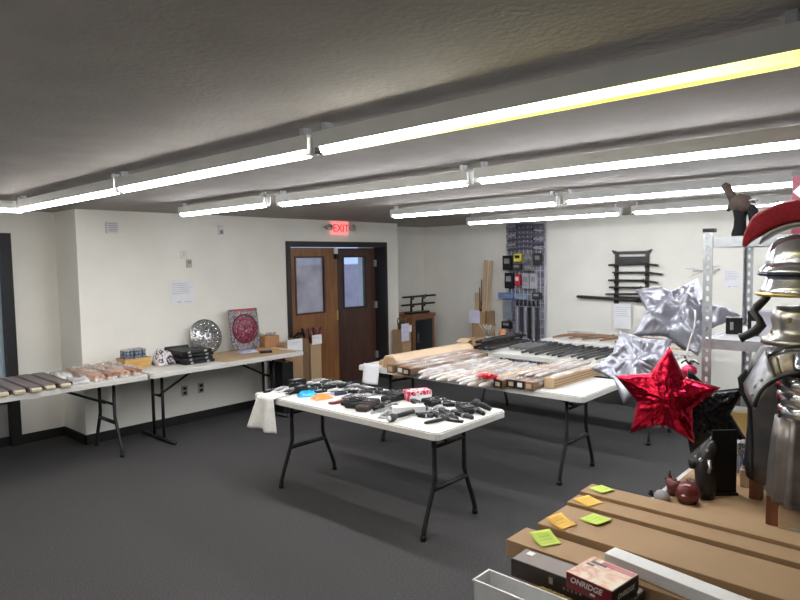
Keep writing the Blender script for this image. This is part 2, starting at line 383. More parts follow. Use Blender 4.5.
fixture(-.225, 1.36, 1.675, 2.24, 'unlit strip lamp after the yellow ended one, only its holder in view', mat('dead_lamp_tube', (.7, .7, .68), .4))
fixture(-5.3, -3.99, 2.93, 2.24, 'strip lamp meeting the left wall in the second row', tubec)
fixture(-3.95, -2.13, 3.0, 2.24, 'strip lamp in the middle of the second row', tubec)
fixture(-2.09, -.42, 2.98, 2.24, 'strip lamp at the right of the second row', tubec)
fixture(-4.36, -2.49, 4.73, 2.24, 'strip lamp in the third row, ending above the wall corner', tubec)
fixture(-2.42, -.72, 4.68, 2.24, 'strip lamp in the third row behind the brown knobbed figure', tubec)
fixture(-.68, 1.0, 4.68, 2.24, 'last strip lamp of the third row, beyond the patterned box', tubec)
fixture(-4.66, -2.68, 6.45, 2.24, 'strip lamp in the farthest row above the ladder rack', tubec)
fixture(-2.57, -.95, 6.43, 2.24, 'strip lamp in the farthest row above the sword rack', tubec)
fixture(-.9, .8, 6.43, 2.24, 'last strip lamp of the farthest row', tubec)
fixture(-4.2, -2.47, -.15, 2.24, 'strip lamp behind the camera, the one nearer the far left door', tubex)
fixture(-2.45, -.72, -.15, 2.24, 'strip lamp behind the camera, the one nearer the boxes', tubex)
fixture(.05, 1.76, -5.56, 2.24, 'strip lamp set crosswise at the left end of the nearest row', tubex, 'Y')

# ------------------------------------------------------------------ wall fittings on the left wall
WX = -6.39
def wallbox(name, label, cat, y, z, w, h, d, m, extra=None, x=WX):
    b = MB(); b.bx(0, d, -w/2, w/2, -h/2, h/2, .004); t = b.build(name, m); t.location = (x, y, z); tag(t, label, cat)
    if extra: extra(t)
    return t
def slots(t):
    b = MB(); [b.bx(.031, .033, -.045, .045, -.035+.018*k, -.028+.018*k) for k in range(5)]; b.build('vent_slot', grym, t)
wallbox('wall_chime', 'small white chime box high on the left wall near the corner', 'chime box', 2.77, 2.135, .12, .11, .032, wht, slots)
wallbox('switch_plate', 'cream switch plate high on the wall above the posted notice', 'switch', 3.545, 1.865, .075, .09, .012, mat('cream_plastic', (.74, .71, .63), .5), lambda t: MB().bx(.012, .02, -.012, .012, -.02, .02).build('toggle', wht, t))
wallbox('thermostat', 'small greyish thermostat just below the cream switch plate', 'thermostat', 3.60, 1.765, .06, .09, .02, mat('greyish_plastic', (.45, .43, .39), .5), lambda t: MB().bx(.02, .024, -.02, .02, 0, .03).build('dial_cover', grym, t))
wallbox('motion_detector', 'white motion sensor high on the wall between chime box and exit sign', 'sensor', 4.0, 2.14, .055, .11, .045, wht, lambda t: MB().bx(.045, .05, -.02, .02, -.045, 0).build('lens', grym, t))
for y, l in ((3.49, 'left grey outlet plate low on the wall under the table of shields'), (3.69, 'right grey outlet plate low on the wall under the table of shields')):
    o = wallbox('outlet_plate', l, 'outlet', y, .36, .075, .12, .01, mat('outlet_grey', (.46, .45, .44), .5), lambda t: [MB().bx(.01, .014, -.02, .02, s*.026-.017, s*.026+.017).build('socket', charc, t) for s in (-1, 1)])
    o['group'] = 'outlets under the shield table'
def notice(name, label, M, w, h, lines=6, m=None, foot=True):
    b = MB(); b._add([(-w/2, -h/2, 0), (w/2, -h/2, 0), (w/2, h/2, 0), (-w/2, h/2, 0), (-w/2, -h/2, .002), (w/2, -h/2, .002), (w/2, h/2, .002), (-w/2, h/2, .002)],
       [(3,2,1,0),(4,5,6,7),(0,1,5,4),(1,2,6,5),(2,3,7,6),(3,0,4,7)])
    o = b.build(name, m or paperm); o.matrix_world = M
    b = MB(); rnd = random.Random(len(label))
    for k in range(lines):
        y = h*.36-k*h*.085; wd = w*(.55+.3*rnd.random())
        b.box((-w*.42+wd/2, y, .003), (wd, h*.022, .001))
    if foot: b.box((-w*.15, -h*.42, .003), (w*.16, h*.04, .001)); b.box((w*.22, -h*.42, .003), (w*.3, h*.025, .001))
    b.build('print', inkm, o)
    return tag(o, label, 'paper notice')
def facing_x(x, y, z, tilt=0): return Matrix.Translation((x, y, z)) @ rotm(0, 0, 90) @ rotm(90+tilt, 0, 0)
def facing_y(x, y, z, tilt=0, rz=0): return Matrix.Translation((x, y, z)) @ rotm(0, 0, rz) @ rotm(90+tilt, 0, 0)
notice('paper_sign', 'white printed notice taped to the left wall above the black cases', facing_x(WX+.002, 3.51, 1.455), .29, .26)
# exit sign
t = thing('exit_sign', 'lit red exit sign with two lamp heads above the double doors', 'exit sign', (WX, 5.85, 2.21))
b = MB(); b.bx(0, .05, -.15, .15, -.09, .09, .006); b.build('sign_box', mat('exit_sign_face', (.75, .35, .35), .4, emit=(1, .30, .28), estr=.75), t)
cu = bpy.data.curves.new('EXIT', 'FONT'); cu.body = 'EXIT'; cu.size = .145; cu.align_x = 'CENTER'; cu.extrude = .002
def text_mesh(cu, name, m, parent, M):
    tmp = bpy.data.objects.new('text_tmp', cu); C.objects.link(tmp)
    bpy.context.view_layer.update()
    me = bpy.data.meshes.new_from_object(tmp.evaluated_get(bpy.context.evaluated_depsgraph_get()))
    bpy.data.objects.remove(tmp); me.materials.clear(); me.materials.append(m)
    o = bpy.data.objects.new(name, me); C.objects.link(o); o.parent = parent; o.matrix_local = M; return o
text_mesh(cu, 'lettering', mat('exit_letters', (.5, .02, .03), .4, emit=(.7, .005, .015), estr=.8), t, Matrix.Translation((.053, 0, -.05)) @ rotm(0, 0, 90) @ rotm(90, 0, 0))
for s in (-1, 1):
    h = MB(); h.lathe([(.0, 0), (.03, .0), (.042, .05), (.045, .06), (0, .062)], M=rotm(0, 80, 0), n=16); h.build('lamp_head', mat('lamp_head_grey', (.5, .49, .45), .4), t, (.02, s*.215, 0))
    MB().tube([(.02, s*.14, 0), (.02, s*.2, 0)], .012).build('lamp_arm', wht, t)
# notices and trimmings on the back wall
notice('paper_sign', 'white sheet hanging from the foot of the wall sword rack', facing_y(-3.40, 8.22, .955), .235, .34, 5, foot=False)
notice('paper_sign', 'white notice on the back wall seen past the steel shelf post', facing_y(-2.085, 8.297, 1.47), .19, .23)
t = thing('wall_twig', 'silvery twig ornament pinned to the back wall left of the notice', 'twig ornament', (-2.4, 8.27, 1.56))
b = MB(); rnd = random.Random(4)
for k in range(9):
    a = R(-25+rnd.random()*60+(180 if k % 2 else 0)); l = .1+.12*rnd.random()
    b.tube([(0, 0, 0), (math.cos(a)*l*.6, -.01, math.sin(a)*l*.5+.01), (math.cos(a)*l, -.015, math.sin(a)*l*.8)], [.006, .005, .003], 5)
b.build('twigs', mat('pale_silver', (.60, .60, .62), .4, .4), t)
b = MB(); [b.lathe([(0, -.014), (.018, -.006), (.018, .006), (0, .014)], (.13+.03*rnd.random()*k, -.015, -.02+.05*rnd.random()), 8) for k in range(3)]; b.build('bud', mat('pale_silver', (.6, .6, .6)), t)
# ------------------------------------------------------------------ folding tables
def folding_table(label, cx, cy, L, W, rz=0, tfoot=(), H=.74, ins=.24, cb=.57):
    t = thing('folding_table', label, 'table', (cx, cy, 0), rz, 'white folding tables')
    b = MB(); th = .045
    tmp = bmesh.new(); vs = [tmp.verts.new((x, y, H-th)) for x, y in rrect(L, W, .045, 5)]; f = tmp.faces.new(vs)
    ex = bmesh.ops.extrude_face_region(tmp, geom=[f]); bmesh.ops.translate(tmp, vec=(0, 0, th), verts=[v for v in ex['geom'] if isinstance(v, bmesh.types.BMVert)])
    ed = [e for e in tmp.edges if all(v.co.z > H-.001 for v in e.verts)]
    bmesh.ops.bevel(tmp, geom=ed, offset=.008, segments=2, affect='EDGES'); tmp.verts.index_update()
    b._add([v.co.copy() for v in tmp.verts], [[v.index for v in f.verts] for f in tmp.faces]); tmp.free()
    b.build('tabletop', tabm, t)
    b = MB(); z = H-th
    for s in (-1, 1): MB().bx(-L/2+.08, L/2-.08, s*(W/2-.17)-.012, s*(W/2-.17)+.012, z-.03, z).build('rail', legm, t)
    for s in (-1, 1):
        lx = s*(L/2-ins); tf = s in tfoot
        for q in (-1, 1):
            b = MB()
            if tf: b.tube([(lx, q*.10, z), (lx, q*.10, .03)], .016, 8)
            else: b.tube([(lx, q*(W/2-.22), z), (lx, q*(W/2-.22), .36), (lx, q*(W/2-.205), .31), (lx, q*(W/2-.13), .13), (lx, q*(W/2-.105), .06), (lx, q*(W/2-.10), .0)], .016, 8)
            lg = b.build('leg', legm, t)
            if not tf: MB().tube([(lx, q*(W/2-.10), 0), (lx, q*(W/2-.10), .035)], .021, 8).build('foot_cap', blk, lg)
        b = MB()
        if tf: b.tube([(lx, -W/2+.06, .022), (lx, W/2-.06, .022)], .022, 8); c = MB().tube([(lx, -.10, .45), (lx, .10, .45)], .012, 8)
        else: b.tube([(lx, -(W/2-.2), .30), (lx, W/2-.2, .30)], .018, 8); c = MB().tube([(lx, -(W/2-.22), cb), (lx, W/2-.22, cb)], .012, 8)
        b.build('crossbar', legm, t); c.build('crossbar', legm, t)
        MB().tube([(lx, 0, cb if not tf else .45), (lx-s*.02, 0, cb if not tf else .45), (lx-s*.48, 0, z-.005)], .012, 8).build('brace', legm, t)
    return t
folding_table('white folding table heaped with knives, a white sheet over its left end', -3.205, 3.21, 1.85, .76, 0, ins=.2)
folding_table('long white folding table in the middle, bare at its right corner', -3.235, 4.64, 2.37, .78, 0)
folding_table('white folding table behind the middle one, with dark sheaths laid across', -3.09, 6.08, 2.37, .76, 0)
folding_table('white folding table along the back wall below the sword rack', -3.03, 7.33, 1.83, .76, 0)
folding_table('white folding table against the left wall carrying shield and red plaque', -5.99, 3.655, 1.83, .76, 90, tfoot=(-1, 1))
folding_table('white folding table at the far left with grey packages', -5.99, 1.805, 1.83, .76, 90, cb=.47)
folding_table('white folding table under the flat cardboard and the armour stand', -.055, 2.81, 1.83, .76, 0)
folding_table('folding table nearest the camera, hidden under long cardboard boxes', -.085, 1.78, 1.83, .76, 0)

# white paper cloth over the left end of the knife table
def cloth(u, v):
    x = -4.02+.2*u; x0 = x
    if v < .12: y = 2.95-.15*(v/.12); z = .7465
    else:
        d = (v-.12)/.88; z = .7465-.25*d; y = 2.80-.035*d-.022*math.sin(u*11)*d-.03*abs(u-.35)*d
        x = x0+(u-.55)*.16*d
    return (x, y, z)
o = MB().grid(cloth, 14, 14).build('paper_cloth', mat('crumpled_white_cloth', (.62, .605, .57), .8, bump=.3, bscale=20), solid=.003)
tag(o, 'white paper cloth hanging over the left front corner of the knife table', 'cloth')
o = MB().grid(lambda u, v: (-4.305+.2*u, 4.235-.012*math.sin(u*4)-.03*v, .775-.19*v), 8, 8).build('paper_sheet', paperm, solid=.002)
tag(o, 'white sheet hanging from the left end of the middle table', 'paper sheet')

# ------------------------------------------------------------------ knives and small goods
COL = dict(black=blk, dark=charc, grey=grym, silver=silv, pale=mat('pale_card', (.58, .56, .60), .5), white=wht, green=mat('green_card', (.10, .22, .08), .5),
           teal=teal, lilac=mat('lilac_card', (.62, .56, .72), .6), navy=mat('navy_nylon', (.02, .02, .06), .6), maroon=mat('maroon_handle', (.16, .02, .02), .4), blue=blue, orange=orange,
           brown=mat('dark_brown_leather', (.035, .022, .018), .6), red=redm)
def goods(kind, x, y, z, L, ang, w, col, label, group):
    m = COL[col]; h = L/2; NM = dict(knife='folding_knife', pack='knife_pack', pouch='belt_pouch', box='knife_box', sheath='sheathed_knife', bag='wrapped_packet', paper='leaflet',
        longknife='long_knife', torch='torch', flowerbox='flowered_box', whitebox='white_carton', pen='pen_knife')
    CT = dict(knife='knife', pack='knife pack', pouch='pouch', box='box', sheath='knife', bag='packet', paper='leaflet', longknife='knife', torch='torch', flowerbox='box', whitebox='box', pen='knife')
    t = thing(NM[kind], label, CT[kind], (x, y, z), ang, group)
    if kind == 'knife':
        b = MB(); b.prism([(-h, -w*.3), (-h*.3, -w*.5), (h*.5, -w*.42), (h, -w*.25), (h, w*.3), (h*.3, w*.42), (-h*.4, w*.35), (-h, w*.45)], .014); b.build('handle', m, t)
        b = MB(); b.box((-h*.25, 0, .0165), (h*.9, w*.22, .004), bev=.001); b.lathe([(0, 0), (.005, 0), (.005, .004), (0, .005)], (h*.6, 0, .014), 10); b.build('clip', silv if col != 'silver' else blk, t)
        b = MB(); b.prism([(-h*.7, w*.42), (h*.6, w*.42), (h*.4, w*.62), (-h*.5, w*.6)], .004, Matrix.Translation((0, 0, .005))); b.build('blade', silv, t)
    elif kind == 'pack':
        MB().box((0, 0, .004), (L, w, .006), bev=.002).build('backing_card', m, t)
        b = MB(); b.box((0, 0, .015), (L*.75, w*.62, .016), bev=.005); b.build('blister', wrap1, t)
        b = MB(); b.prism([(-h*.6, -w*.12), (h*.1, -w*.16), (h*.62, -w*.02), (h*.1, w*.12), (-h*.6, w*.12)], .007, Matrix.Translation((0, 0, .0085))); b.build('knife_body', blk if col != 'black' else charc, t)
    elif kind == 'pouch':
        MB().box((0, 0, .021), (L, w, .04), bev=.012).build('body', m, t)
        b = MB(); b.box((h*.35, 0, .0435), (L*.45, w*1.02, .006), bev=.002); f = b.build('flap', m, t)
        MB().lathe([(0, 0), (.007, 0), (.006, .003), (0, .004)], (h*.2, 0, .0465), 10).build('snap', silv, f)
        MB().box((-h*.5, 0, .045), (.018, w*1.04, .004)).build('belt_loop', charc, t)
    elif kind in ('box', 'whitebox'):
        hh = .055 if kind == 'box' else .05
        MB().box((0, 0, hh/2+.001), (L, w, hh), bev=.002).build('carton', m, t)
        b = MB(); b.box((0, 0, hh+.0025), (L*.5, w*.55, .002)); b.build('label_patch', grym if kind == 'box' else blk if False else mat('pale_print', (.70, .70, .72), .6), t)
        b = MB(); b.box((h+.001, 0, hh/2), (.003, w*.9, hh*.85)); b.build('end_flap', charc if kind == 'box' else wht, t)
    elif kind == 'sheath':
        b = MB(); b.prism([(-h, -w*.2), (-h*.9, -w*.35), (h*.25, -w*.5), (h*.25, w*.5), (-h*.9, w*.35), (-h, w*.2)], .022); b.build('sheath', m, t)
        b = MB(); b.tube([(h*.25, 0, .012), (h*.5, 0, .014), (h*.8, 0, .012), (h, 0, .012)], [w*.24, w*.28, w*.24, w*.27], 10); b.build('handle', blk if col != 'black' else charc, t)
        b = MB(); b.box((h*.27, 0, .013), (.008, w*1.05, .02), bev=.002); b.build('guard', silv, t)
        b = MB(); b.box((-h*.3, 0, .0235), (.014, w*.9, .003)); b.build('strap', blkc, t)
    elif kind == 'bag':
        def f(u, v):
            x = (u-.5)*L; y = (v-.5)*w; e = max(0, (1-(2*u-1)**4)*(1-(2*v-1)**4))
            return (x, y, .002+e*(.03+.008*noise.noise((x*60, y*60, L*30))))
        b = MB(); b.grid(f, 14, 14); b.box((0, 0, .0015), (L*.98, w*.98, .002)); b.build('packet', m, t)
        b = MB()
        for s in (-1, 1): b.box((s*h, 0, .003), (.012, w*.9, .003))
        b.build('crimped_edge', wht if col == 'orange' else m, t)
    elif kind == 'paper':
        MB().grid(lambda u, v: ((u-.5)*L, (v-.5)*w, .003+.006*u*u*math.sin(v*3)), 6, 6).build('leaf', paperm, t, solid=.001)
        b = MB(); [b.box((-.01, -w*.3+k*w*.14, .0075), (L*.5, w*.03, .001)) for k in range(4)]; b.build('print', mat('pink_print', (.62, .35, .35), .8), t)
    elif kind == 'longknife':
        b = MB(); b.prism([(-h, -w*.1), (-h*.8, -w*.4), (h*.3, -w*.42), (h*.3, w*.3), (-h*.7, w*.3)], .012); b.build('blade', m, t)
        b = MB(); b.box((h*.66, 0, .013), (h*.66, w*.55, .024), bev=.008); b.build('handle', blk if col != 'black' else charc, t)
        b = MB(); b.box((h*.31, 0, .013), (.01, w*1.1, .024), bev=.003); b.build('guard', silv, t)
    elif kind == 'torch':
        X = rotm(0, 90, 0); r = w/2
        MB().lathe([(0, -h*.45), (r*.62, -h*.45), (r*.62, -h*.2), (r*.66, -h*.18), (r*.66, h*.5), (r*.6, h*.52), (r*.6, h*.9), (0, h)], (0, 0, r), 14, X).build('barrel', m, t)
        MB().lathe([(0, -h), (r*.9, -h), (r, -h*.97), (r, -h*.7), (r*.66, -h*.46), (0, -h*.46)], (0, 0, r), 16, X).build('head', charc, t)
        MB().lathe([(0, -h-.002), (r*.75, -h-.002), (r*.75, -h+.002), (0, -h+.002)], (0, 0, r), 16, X).build('lens', mat('torch_lens', (.6, .6, .55), .2), t)
    elif kind == 'flowerbox':
        MB().box((0, 0, .036), (L, w, .07), bev=.003).build('carton', speckle('pink_red_flower_print', [(.55, .02, .08), (.60, .03, .10), (.78, .62, .62), (.5, .02, .06)], 30, .5), t)
        b = MB()
        for k in range(5):
            x = -h*.75+k*L*.19
            for q in range(5):
                a = R(72*q); 
                b.lathe([(0, 0), (.009, 0), (.009, .001), (0, .0015)], (x+.010*math.cos(a), -w*.18+.010*math.sin(a)+.03*(k % 2), .0708), 8)
        b.build('flower_print', wht, t)
        b = MB(); b.box((0, -w/2-.001, .022), (L*.9, .002, .036)); b.build('label_band', mat('pale_print', (.7, .7, .72)), t)
    elif kind == 'pen':
        X = rotm(0, 90, 0); r = w/2
        MB().lathe([(0, -h), (r*.5, -h), (r*.8, -h*.8), (r*.9, h*.2), (r*.75, h*.9), (0, h)], (0, 0, r), 12, X).build('barrel', m, t)
        b = MB(); b.box((h*.4, 0, w+.001), (h*.8, .006, .003)); b.build('clip', silv, t)
    return t
for k, x, y, L, a, w, c, l in TABLE_ITEMS:
    goods(k, x, y, .7415 + ZL.get(l, 0), L, a, w, c, l, 'knives and small goods on the white table')

# ------------------------------------------------------------------ long packages on the middle table (laid across it)
def wavy(L, w, h, seed, sq=1.):
    """a loosely wrapped long bundle: lumpy rounded tube lying along X"""
    def f(u, v):
        x = (u-.5)*L; a = v*2*math.pi
        r = 1+.13*noise.noise((x*5, math.cos(a)*1.5, seed*7.3+math.sin(a)*1.5))
        e = min(1, min(u, 1-u)*14)**.5
        return (x, math.copysign(abs(math.cos(a))**sq, math.cos(a))*w/2*r*e, h/2+math.copysign(abs(math.sin(a))**sq, math.sin(a))*h/2*min(1.05, r)*e)
    return f
def sword(t, L, w, m, hm=None, z=.012, curve=.02):
    """scabbard with fittings and a wrapped handle"""
    h = L/2; pts = [(-h+L*.72*i/10, curve*math.sin(math.pi*(i/14)), z) for i in range(11)]
    MB().tube(pts, [w*.34]+[w*.42]*9+[w*.46], 8).build('scabbard', m, t)
    p = pts[-1]; q = [(p[0]+.012, p[1], z)]+[(p[0]+.012+L*.26*i/4, p[1]-.006*i, z) for i in range(1, 5)]
    hd = MB().tube(q, w*.40, 8).build('handle', hm or blkc, t)
    MB().tube([(q[-1][0], q[-1][1], z), (q[-1][0]+.015, q[-1][1]-.002, z)], w*.45, 8).build('pommel', dsteel, hd)
    MB().tube([(p[0]+.002, p[1], z), (p[0]+.010, p[1], z)], w*.7, 12).build('guard', charc, t)
PG = 'long wrapped packages laid across the middle table'
def package(kind, label, x, y, L, w, h, rz=90, z=.7415, group=PG, seed=1, cat='package', name=None):
    t = thing(name or {'tan': 'paper_bundle', 'wood': 'wooden_sword_box', 'wrap': 'wrapped_sword', 'milky': 'wrapped_sword', 'stack': 'cardboard_sleeve'}[kind], label, cat, (x, y, z), rz, group)
    if kind == 'tan':
        prof = [(-w/2, 0), (w/2, 0), (w/2, h*.6), (w*.28, h), (-w*.2, h), (-w/2, h*.62)]
        MB().prism(prof, L, Matrix.Translation((-L/2, 0, 0)) @ rotm(90, 0, 90)).build('paper_body', tanp, t)
        b = MB(); b.prism([(p[0]*.82, p[1]*.82+h*.06) for p in prof], .01, Matrix.Translation((-L/2-.006, 0, 0)) @ rotm(90, 0, 90)); b.build('folded_end', card, t)
        b = MB(); b.box((L*.1, w*.04, h+.0015), (L*.5, .04, .002)); b.build('tape', mat('clear_tan_tape', (.66, .52, .36), .25), t)
    elif kind == 'wood':
        MB().box((0, 0, h*.5), (L, w, h*.94), bev=.006).build('box_body', brnw if seed % 2 else redw, t)
        for s in (-1, 1):
            b = MB(); b.box((s*(L/2+.002), 0, h/2), (.02, w*1.04, h), bev=.004); e = b.build('end_cap', blackw if seed % 3 == 0 else brnw, t)
            b = MB(); b.box((s*(L/2+.0125), 0, h/2), (.002, w*.6, h*.5)); b.build('end_label', card2 if seed % 2 else wht, e)
        b = MB(); b.grid(wavy(L*.97, w*1.06, h*1.12, seed, .45), 28, 16); b.build('plastic_wrap', wrap1, t)
    elif kind in ('wrap', 'milky'):
        b = MB(); b.tube([(-L*.47, 0, h*.45), (0, .008, h*.45), (L*.47, 0, h*.45)], [w*.22, w*.25, w*.22], 8); b.build('scabbard', [redw, brnw, blackw, honeyw][seed % 4], t)
        b = MB(); b.grid(wavy(L, w, h, seed), 40, 12); b.build('plastic_wrap', wrap1 if kind == 'wrap' else wrap2, t)
    elif kind == 'stack':
        MB().box((0, 0, h*.5), (L, w, h), bev=.004).build('sleeve', card2, t)
        b = MB(); [b.box((0, -w/2-.001, h*(.25+.25*k)), (L*.98, .003, .006)) for k in range(3)]; b.build('layer_edge', cardd, t)
        b = MB(); b.grid(wavy(L*.98, w, h*.5, seed), 24, 10); o = b.build('plastic_wrap', wrap2, t); o.location.z = h*.72
    return t
package('tan', 'big tan paper bundle at the left end of the middle table', -3.98, 4.86, 1.15, .20, .12, 87)
package('tan', 'low tan paper strip lying at the left edge beside the big tan bundle', -4.18, 4.88, 1.0, .10, .05, 88)
X0 = [(-3.825, 'wood', .082, .08), (-3.732, 'wood', .078, .07), (-3.636, 'wood', .082, .065), (-3.537, 'milky', .066, .05), (-3.463, 'wrap', .062, .045)]
DSC = ['wooden sword box in plastic right beside the big tan bundle', 'second wooden sword box in plastic right of the big tan bundle', 'third wooden sword box in plastic right of the big tan bundle',
       'milky wrapped sword beside the third wooden box', 'clear wrapped reddish sword left of the white wrapped swords']
for i, (x, k, w, h) in enumerate(X0): package(k, DSC[i], x, 4.70+.03*(i % 2), 1.15, w, h, 88, seed=i+1)
for i in range(8):
    x = -3.385+.0845*i
    package('milky' if i % 3 else 'wrap', 'white wrapped sword, %s from the left among those around the red ornament' % ORD[i], x, 4.60+.025*math.sin(i*2.1), 1.18+.06*math.cos(i),   .070, .05, 89-.5*math.sin(i*1.3), seed=i+9)
for i in range(4):
    package('wood', 'dark ended wooden sword box, %s from the bare table corner' % ['fourth', 'third', 'second', 'first'][i], -2.712+.0805*i, 4.73-.07*(i < 1), 1.0, .072, .065, 89, seed=[3, 9, 6, 5][i])
for i in range(3): package('milky', 'white plastic sleeve lying on the dark ended boxes, %s from the left' % ORD[i], -2.628+.0805*i, 4.78, .95, .064, .035, 89, z=.7415+.0765, seed=i+31)
t = package('stack', 'brown cardboard sleeve stack beside the bare corner of the middle table', -2.375, 4.82, .9, .085, .085, 88, seed=5)
# red ornament on the white wrapped swords
t = thing('red_ornament', 'red rose ornament lying on the white wrapped swords', 'ornament', (-2.82, 4.16, .795))
b = MB(); rnd = random.Random(5)
for k in range(15):
    a = k*2.4; q = .012+.0035*k
    b.grid(lambda u, v: ((q+.03*v)*math.cos(a+(u-.5)*(1.5-.4*v))*1.25, (q+.03*v)*math.sin(a+(u-.5)*(1.5-.4*v)), .012+.05*v*(1-.03*k)-.015*v*v+.004*math.sin(u*9)), 5, 4)
b.build('petals', redm, t, solid=.002)
b = MB(); [b.box((.02*k-.05, -.045, .008), (.05, .016, .006), rz=35*k, bev=.002) for k in range(5)]; b.build('leaf_trim', mat('olive_trim', (.28, .24, .10), .6), t)

# ------------------------------------------------------------------ table behind: dark sheaths, white plastic
SG = 'dark sheaths on the table behind the middle one'
t0 = thing('sword_sheath', '', 'sword', (0, 0, 0), 0, SG)
sword(t0, .78, .036, mat('charcoal_lacquer', (.035, .034, .036), .35), blkc, .0275)
first = True
for i in range(11):
    o = t0 if i == 0 else copy_tree(t0)
    o.location = (-3.43+.09*i, 6.12+.04*math.sin(i*2.3), .7425); o.rotation_euler.z = R(87-2*math.sin(i*1.7))
    o['label'] = 'charcoal sheathed sword, %s from the left on the table behind the middle one' % ORD[i]
for i in range(5):
    package('milky', 'white plastic wrapped sword, %s from the left beside the silver balloons' % ORD[i], -2.43+.082*i, 6.06, .78, .072, .045, 88+math.sin(i), seed=50+i, group='white wrapped swords beside the balloons')
# ------------------------------------------------------------------ back wall table: curved wooden pieces
WG = 'curved wooden swords on the back wall table'
wd0 = thing('curved_sword', '', 'sword', (0, 0, 0), 0, WG)
MB().tube([(-.3+.06*i, .07*math.sin(math.pi*i/10), .02+.012*math.sin(math.pi*i/10)) for i in range(9)], [.012, .016, .018, .019, .019, .019, .018, .017, .016], 8).build('scabbard', brnw, wd0)
MB().tube([(.185, .045, .025), (.23, .035, .022), (.28, .005, .02), (.30, -.02, .02)], [.014, .015, .014, .018], 8).build('handle', blk, wd0)
MB().tube([(.178, .046, .025), (.186, .043, .025)], .028, 10).build('guard', goldm, wd0)
for i in range(7):
    o = wd0 if i == 0 else copy_tree(wd0)
    o.location = (-3.62+.20*i, 7.30+.03*(i % 2), .7475); o.rotation_euler.z = R(52+3*math.sin(i*2.2))
    o['label'] = 'curved brown sword, %s from the left on the table under the sword rack' % ORD[i]
b = MB(); b.bx(-2.72, -2.2, 6.965, 7.03, .7415, .765, .004); tag(b.build('pale_board', pinew), 'pale wooden board along the front edge of the back wall table', 'board')
for i in range(2):
    package('milky', 'white wrapped bundle at the %s end of the back wall table' % ['left', 'middle'][i], -3.68+.6*i, 7.645, .45, .075, .05, 1, seed=70+i, group='white bundles on the back wall table')
# ------------------------------------------------------------------ left end of the second table: black bundle
t = thing('open_carton', 'small brown open carton left of the black sword bundle', 'carton', (-4.17, 5.86, .7415), 0)
b = MB(); w, d, h = .15, .26, .11
for q in ((-w/2, w/2, -d/2, -d/2+.006, 0, h), (-w/2, w/2, d/2-.006, d/2, 0, h), (-w/2, -w/2+.006, -d/2, d/2, 0, h), (w/2-.006, w/2, -d/2, d/2, 0, h), (-w/2, w/2, -d/2, d/2, 0, .006)): b.bx(*q)
b.build('carton_body', card, t)
MB().box((0, -d/2-.05, h-.005), (w, .1, .005), rx=20).build('flap', card2, t)
bl0 = thing('black_sword', '', 'sword', (0, 0, 0), 0, 'black swords in the bundle on the second table')
sword(bl0, .9, .048, blackw, blk, .035)
for i in range(6):
    o = bl0 if i == 0 else copy_tree(bl0)
    o.location = (-4.03+.072*(i % 4), 6.12, .7415+.0685*(i//4)); o.rotation_euler.z = R(90)
    if i > 3: o.location.x += .04
    o['label'] = ('black sword in the bottom layer of the bundle, %s from the open carton' % ORD[i]) if i < 4 else ('black sword on top of the bundle, %s from the open carton' % ORD[i-4])
gr0 = thing('grey_sword', '', 'sword', (0, 0, 0), 0, 'grey sheathed swords beside the black bundle')
sword(gr0, .62, .045, mat('slate_grey_sheath', (.10, .10, .105), .45), charc, .033)
for i in range(4):
    o = gr0 if i == 0 else copy_tree(gr0)
    o.location = (-3.71+.068*i, 6.24, .7415); o.rotation_euler.z = R(88)
    o['label'] = 'grey sheathed sword, %s from the right end of the black bundle' % ORD[i]
t = thing('orange_pot', 'small orange brown pot standing behind the black sword bundle', 'pot', (-4.125, 6.40, .7415))
MB().lathe([(0, 0), (.035, 0), (.05, .05), (.047, .11), (.03, .14), (.038, .16), (.03, .16), (.024, .14), (0, .13)], n=18).build('pot_body', mat('burnt_orange', (.42, .16, .06), .5), t)
t = thing('twig_bunch', 'bunch of grey twigs left of the orange pot', 'twigs', (-4.205, 6.24, .7415))
MB().lathe([(0, 0), (.04, 0), (.05, .08), (.04, .09), (0, .085)], n=14).build('jar', mat('grey_jar', (.35, .36, .35), .4), t)
b = MB(); rnd = random.Random(9)
for k in range(14):
    a = rnd.random()*6.3; q = .05+.10*rnd.random(); b.tube([(0, 0, .07), (q*.5*math.cos(a), q*.5*math.sin(a), .16), (q*math.cos(a), q*math.sin(a), .2+.06*rnd.random())], .005, 5)
b.build('twigs', mat('grey_twig', (.27, .26, .22), .7), t)

